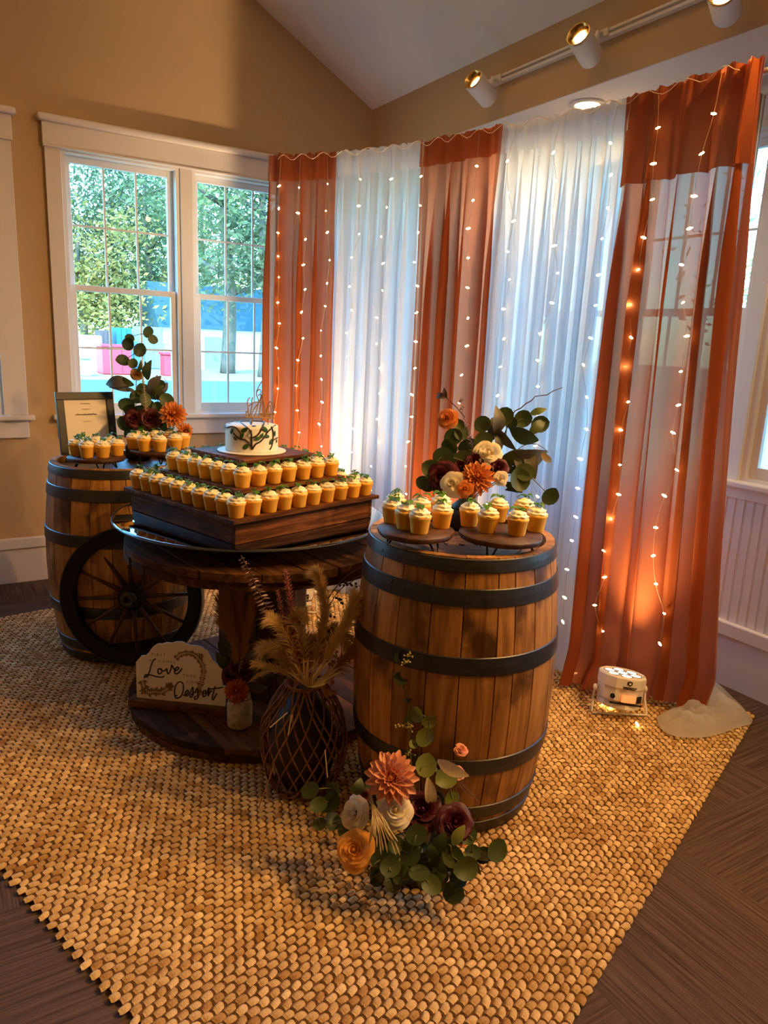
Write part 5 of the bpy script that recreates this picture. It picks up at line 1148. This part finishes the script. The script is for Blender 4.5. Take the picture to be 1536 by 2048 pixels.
for pts, sp_, ln_, m_, n_ in (([(598, 1365), (575, 1325), (548, 1300), (535, 1298)], .9, .050, M_PAMPAS, 300), ([(605, 1365), (600, 1320), (590, 1295), (570, 1285)], .9, .055, M_PAMPAS, 320), ([(615, 1365), (620, 1310), (612, 1285), (640, 1282)], .9, .055, M_PAMPAS, 280),
                              ([(620, 1370), (640, 1280), (650, 1220), (640, 1165), (632, 1150)], 1.0, .042, M_PAMPAS, 420), ([(625, 1370), (665, 1290), (690, 1250), (705, 1215), (712, 1195)], 1.0, .045, M_PAMPAS, 380), ([(630, 1375), (690, 1320), (715, 1290), (728, 1270)], 1.0, .05, M_PAMPD, 320), ([(600, 1360), (580, 1280), (560, 1250), (545, 1240)], 1.1, .042, M_PAMPAS, 280),
                              ([(610, 1360), (600, 1270), (585, 1240), (600, 1232)], 1.1, .045, M_PAMPAS, 260), ([(590, 1362), (560, 1340), (530, 1330), (515, 1327)], .8, .03, M_PAMPAS, 120), ([(615, 1365), (650, 1290), (670, 1262), (690, 1275)], 1.1, .05, M_PAMPAS, 300), ([(590, 1365), (600, 1330), (612, 1305)], .7, .05, M_PAMPAS, 220)):
    plume(t, L0, pts, WV + prng.uniform(-.03, .06), sp_ * 1.15, m_, n=int(n_ * 2.6), ln=ln_ * 1.12, width=.0011)
for k in range(13):
    an = R(-62 + k * 10.3); c_ = (622 + 62 * math.sin(an) * 1.05 + 8, 1372 - 62 * math.cos(an)); wd = .35 if k < 9 else .5
    lleaf(t, L0, (615 + k * .6, 1374), c_, WV - .05, M_PAMPAS if k < 8 else M_WHEAT, wd, kd=0)
lleaf(t, L0, (617, 1374), (672, 1352), WV - .07, M_WHEAT, .6, kd=0)
spike(t, L0, (598, 1330), (572, 1140), WV - .02, .038, M_COPPER, 'copper_spike', 320, .40, .5); spike(t, L0, (580, 1300), (555, 1180), WV - .02, .030, M_COPPER, 'copper_spike', 160, .45, .5)
for k in range(16):
    tt = k / 15; x, y = 484 + 52 * tt, 1116 + 104 * tt; s_ = 5 + 8 * tt
    for q in (-1, 1): lleaf(t, L0, (x, y), (x + q * s_ * 1.3, y - q * s_ * .4 + 2), WV + .05, M_MAUVE, .85, kd=1)
MB().tube([at_depth(x, y, WV + .05) - L0 for x, y in ((482, 1110), (510, 1166), (540, 1230), (585, 1320))], .0014, 5).build('mauve_stem', M_TWIG, t)
bs = [(625, 1370), (640, 1250), (655, 1200), (690, 1155), (735, 1128)]
MB().tube([p - L0 for p in catmull([at_depth(x, y, WV + .02) for x, y in bs], 5)], .0018, 5).build('berry_branch', M_TWIG, t, True)
MB().tube([p - L0 for p in catmull([at_depth(x, y, WV + .02) for x, y in ((645, 1240), (675, 1185), (708, 1160), (722, 1150))], 5)], .0014, 5).build('berry_branch', M_TWIG, t, True)
for px, py, n_ in ((690, 1168, 8), (710, 1172, 6), (677, 1200, 6), (655, 1230, 7), (640, 1275, 6), (660, 1265, 6), (735, 1130, 8)): berries(t, L0, px, py, WV + .02, n_, .008, .0045, M_BERRY)
berries(t, L0, 672, 1313, WV, 12, .011, .005, M_MAUVE); berries(t, L0, 655, 1325, WV, 12, .012, .004, M_COPPER)
for (x0, y0, r_) in ((690, 1225, 11), (618, 1195, 8), (640, 1243, 16), (560, 1262, 10)):
    MB().tube([at_depth(x0 + r_ * (1 - .09 * k) * math.cos(k * .7), y0 + r_ * (1 - .09 * k) * math.sin(k * .7), WV - .01) - L0 for k in range(10)], .0012, 4).build('curl', M_WHEAT, t)
MB().tube([p - L0 for p in catmull([at_depth(x, y, WV - .06) for x, y in ((588, 1350), (612, 1345), (632, 1328), (622, 1322), (600, 1326))], 5)], .0012, 4).build('curl', M_WHEAT, t)
berries(t, L0, 655, 1378, WV - .02, 8, .014, .008, M_PAMPD, 'dried_pod')

# ================================================================== PAINTED JAR WITH PLUME on the spool foot
jb = on_z(478, 1462, FOOT) + Vector((.016, .036, 0)); jb.z = FOOT + .0006
t = thing('painted_jar', jb, 'small whitewashed glass jar standing beside the dessert sign', 'jar')
MB().lathe([(.0, 0), (.036, 0), (.043, .005), (.0455, .016), (.0455, .088), (.041, .102), (.036, .109), (.038, .112), (.038, .124), (.035, .124), (.033, .10)], 36).build('glass_body', M_JAR, t, True)
MB().tube([(.0385 * math.cos(a), .0385 * math.sin(a), .112 + .003 * math.sin(3 * a)) for a in [2 * PI * k / 30 for k in range(31)]], .0018, 5).build('twine', M_TWIG, t)
wj = (jb - CAM).dot(FWD); jt = jb + Vector((0, 0, .120))
t = thing('jar_bouquet', jt, 'brown pampas plume with an orange bloom standing in the whitewashed jar', 'dried flowers'); L0 = jt.copy(); A0 = jt
for pts in ([(476, 1380), (472, 1300), (462, 1240), (455, 1190)], [(478, 1380), (478, 1290), (478, 1230), (480, 1185)], [(480, 1380), (486, 1300), (496, 1250), (503, 1215)], [(476, 1375), (465, 1290), (450, 1250), (443, 1215)]):
    plume(t, L0, pts, wj + prng.uniform(-.05, .02), .42, M_PAMPD, n=800, ln=.085, width=.0012)
p = at_depth(474, 1382, wj - .06); dahlia(t, L0, p, (TOCAM(p) + Vector((-.2, -.1, .3))).normalized(), 25 * wj / F_PX, M_RUSTF)
for px, py, r_ in ((462, 1350, 16), (488, 1345, 15), (473, 1335, 14)): p = at_depth(px, py, wj - .02); rose(t, L0, p, (TOCAM(p) + Vector((0, 0, .5))).normalized(), r_ * wj / F_PX, M_BURG)
gs = stem(t, L0, jt - Vector((0, 0, .05)), at_depth(478, 1340, wj))
for a_, c_ in (((455, 1340), (432, 1305)), ((458, 1325), (436, 1285)), ((462, 1310), (440, 1268)), ((495, 1345), (540, 1315)), ((492, 1360), (545, 1350)), ((490, 1335), (520, 1290)), ((495, 1370), (535, 1375)), ((488, 1350), (530, 1335)), ((455, 1320), (450, 1280))): lleaf(t, L0, a_, c_, wj + .01, prng.choice((M_EUC, M_EUC, M_SAGE)), 1.5, gs)
spike(t, L0, (478, 1345), (484, 1312), wj - .04, .018, M_MAUVE, 'mauve_bud_spike', 30)
plume(t, L0, [(490, 1370), (510, 1355), (530, 1345), (548, 1340)], wj - .03, .6, M_PAMPAS, n=120, ln=.03)
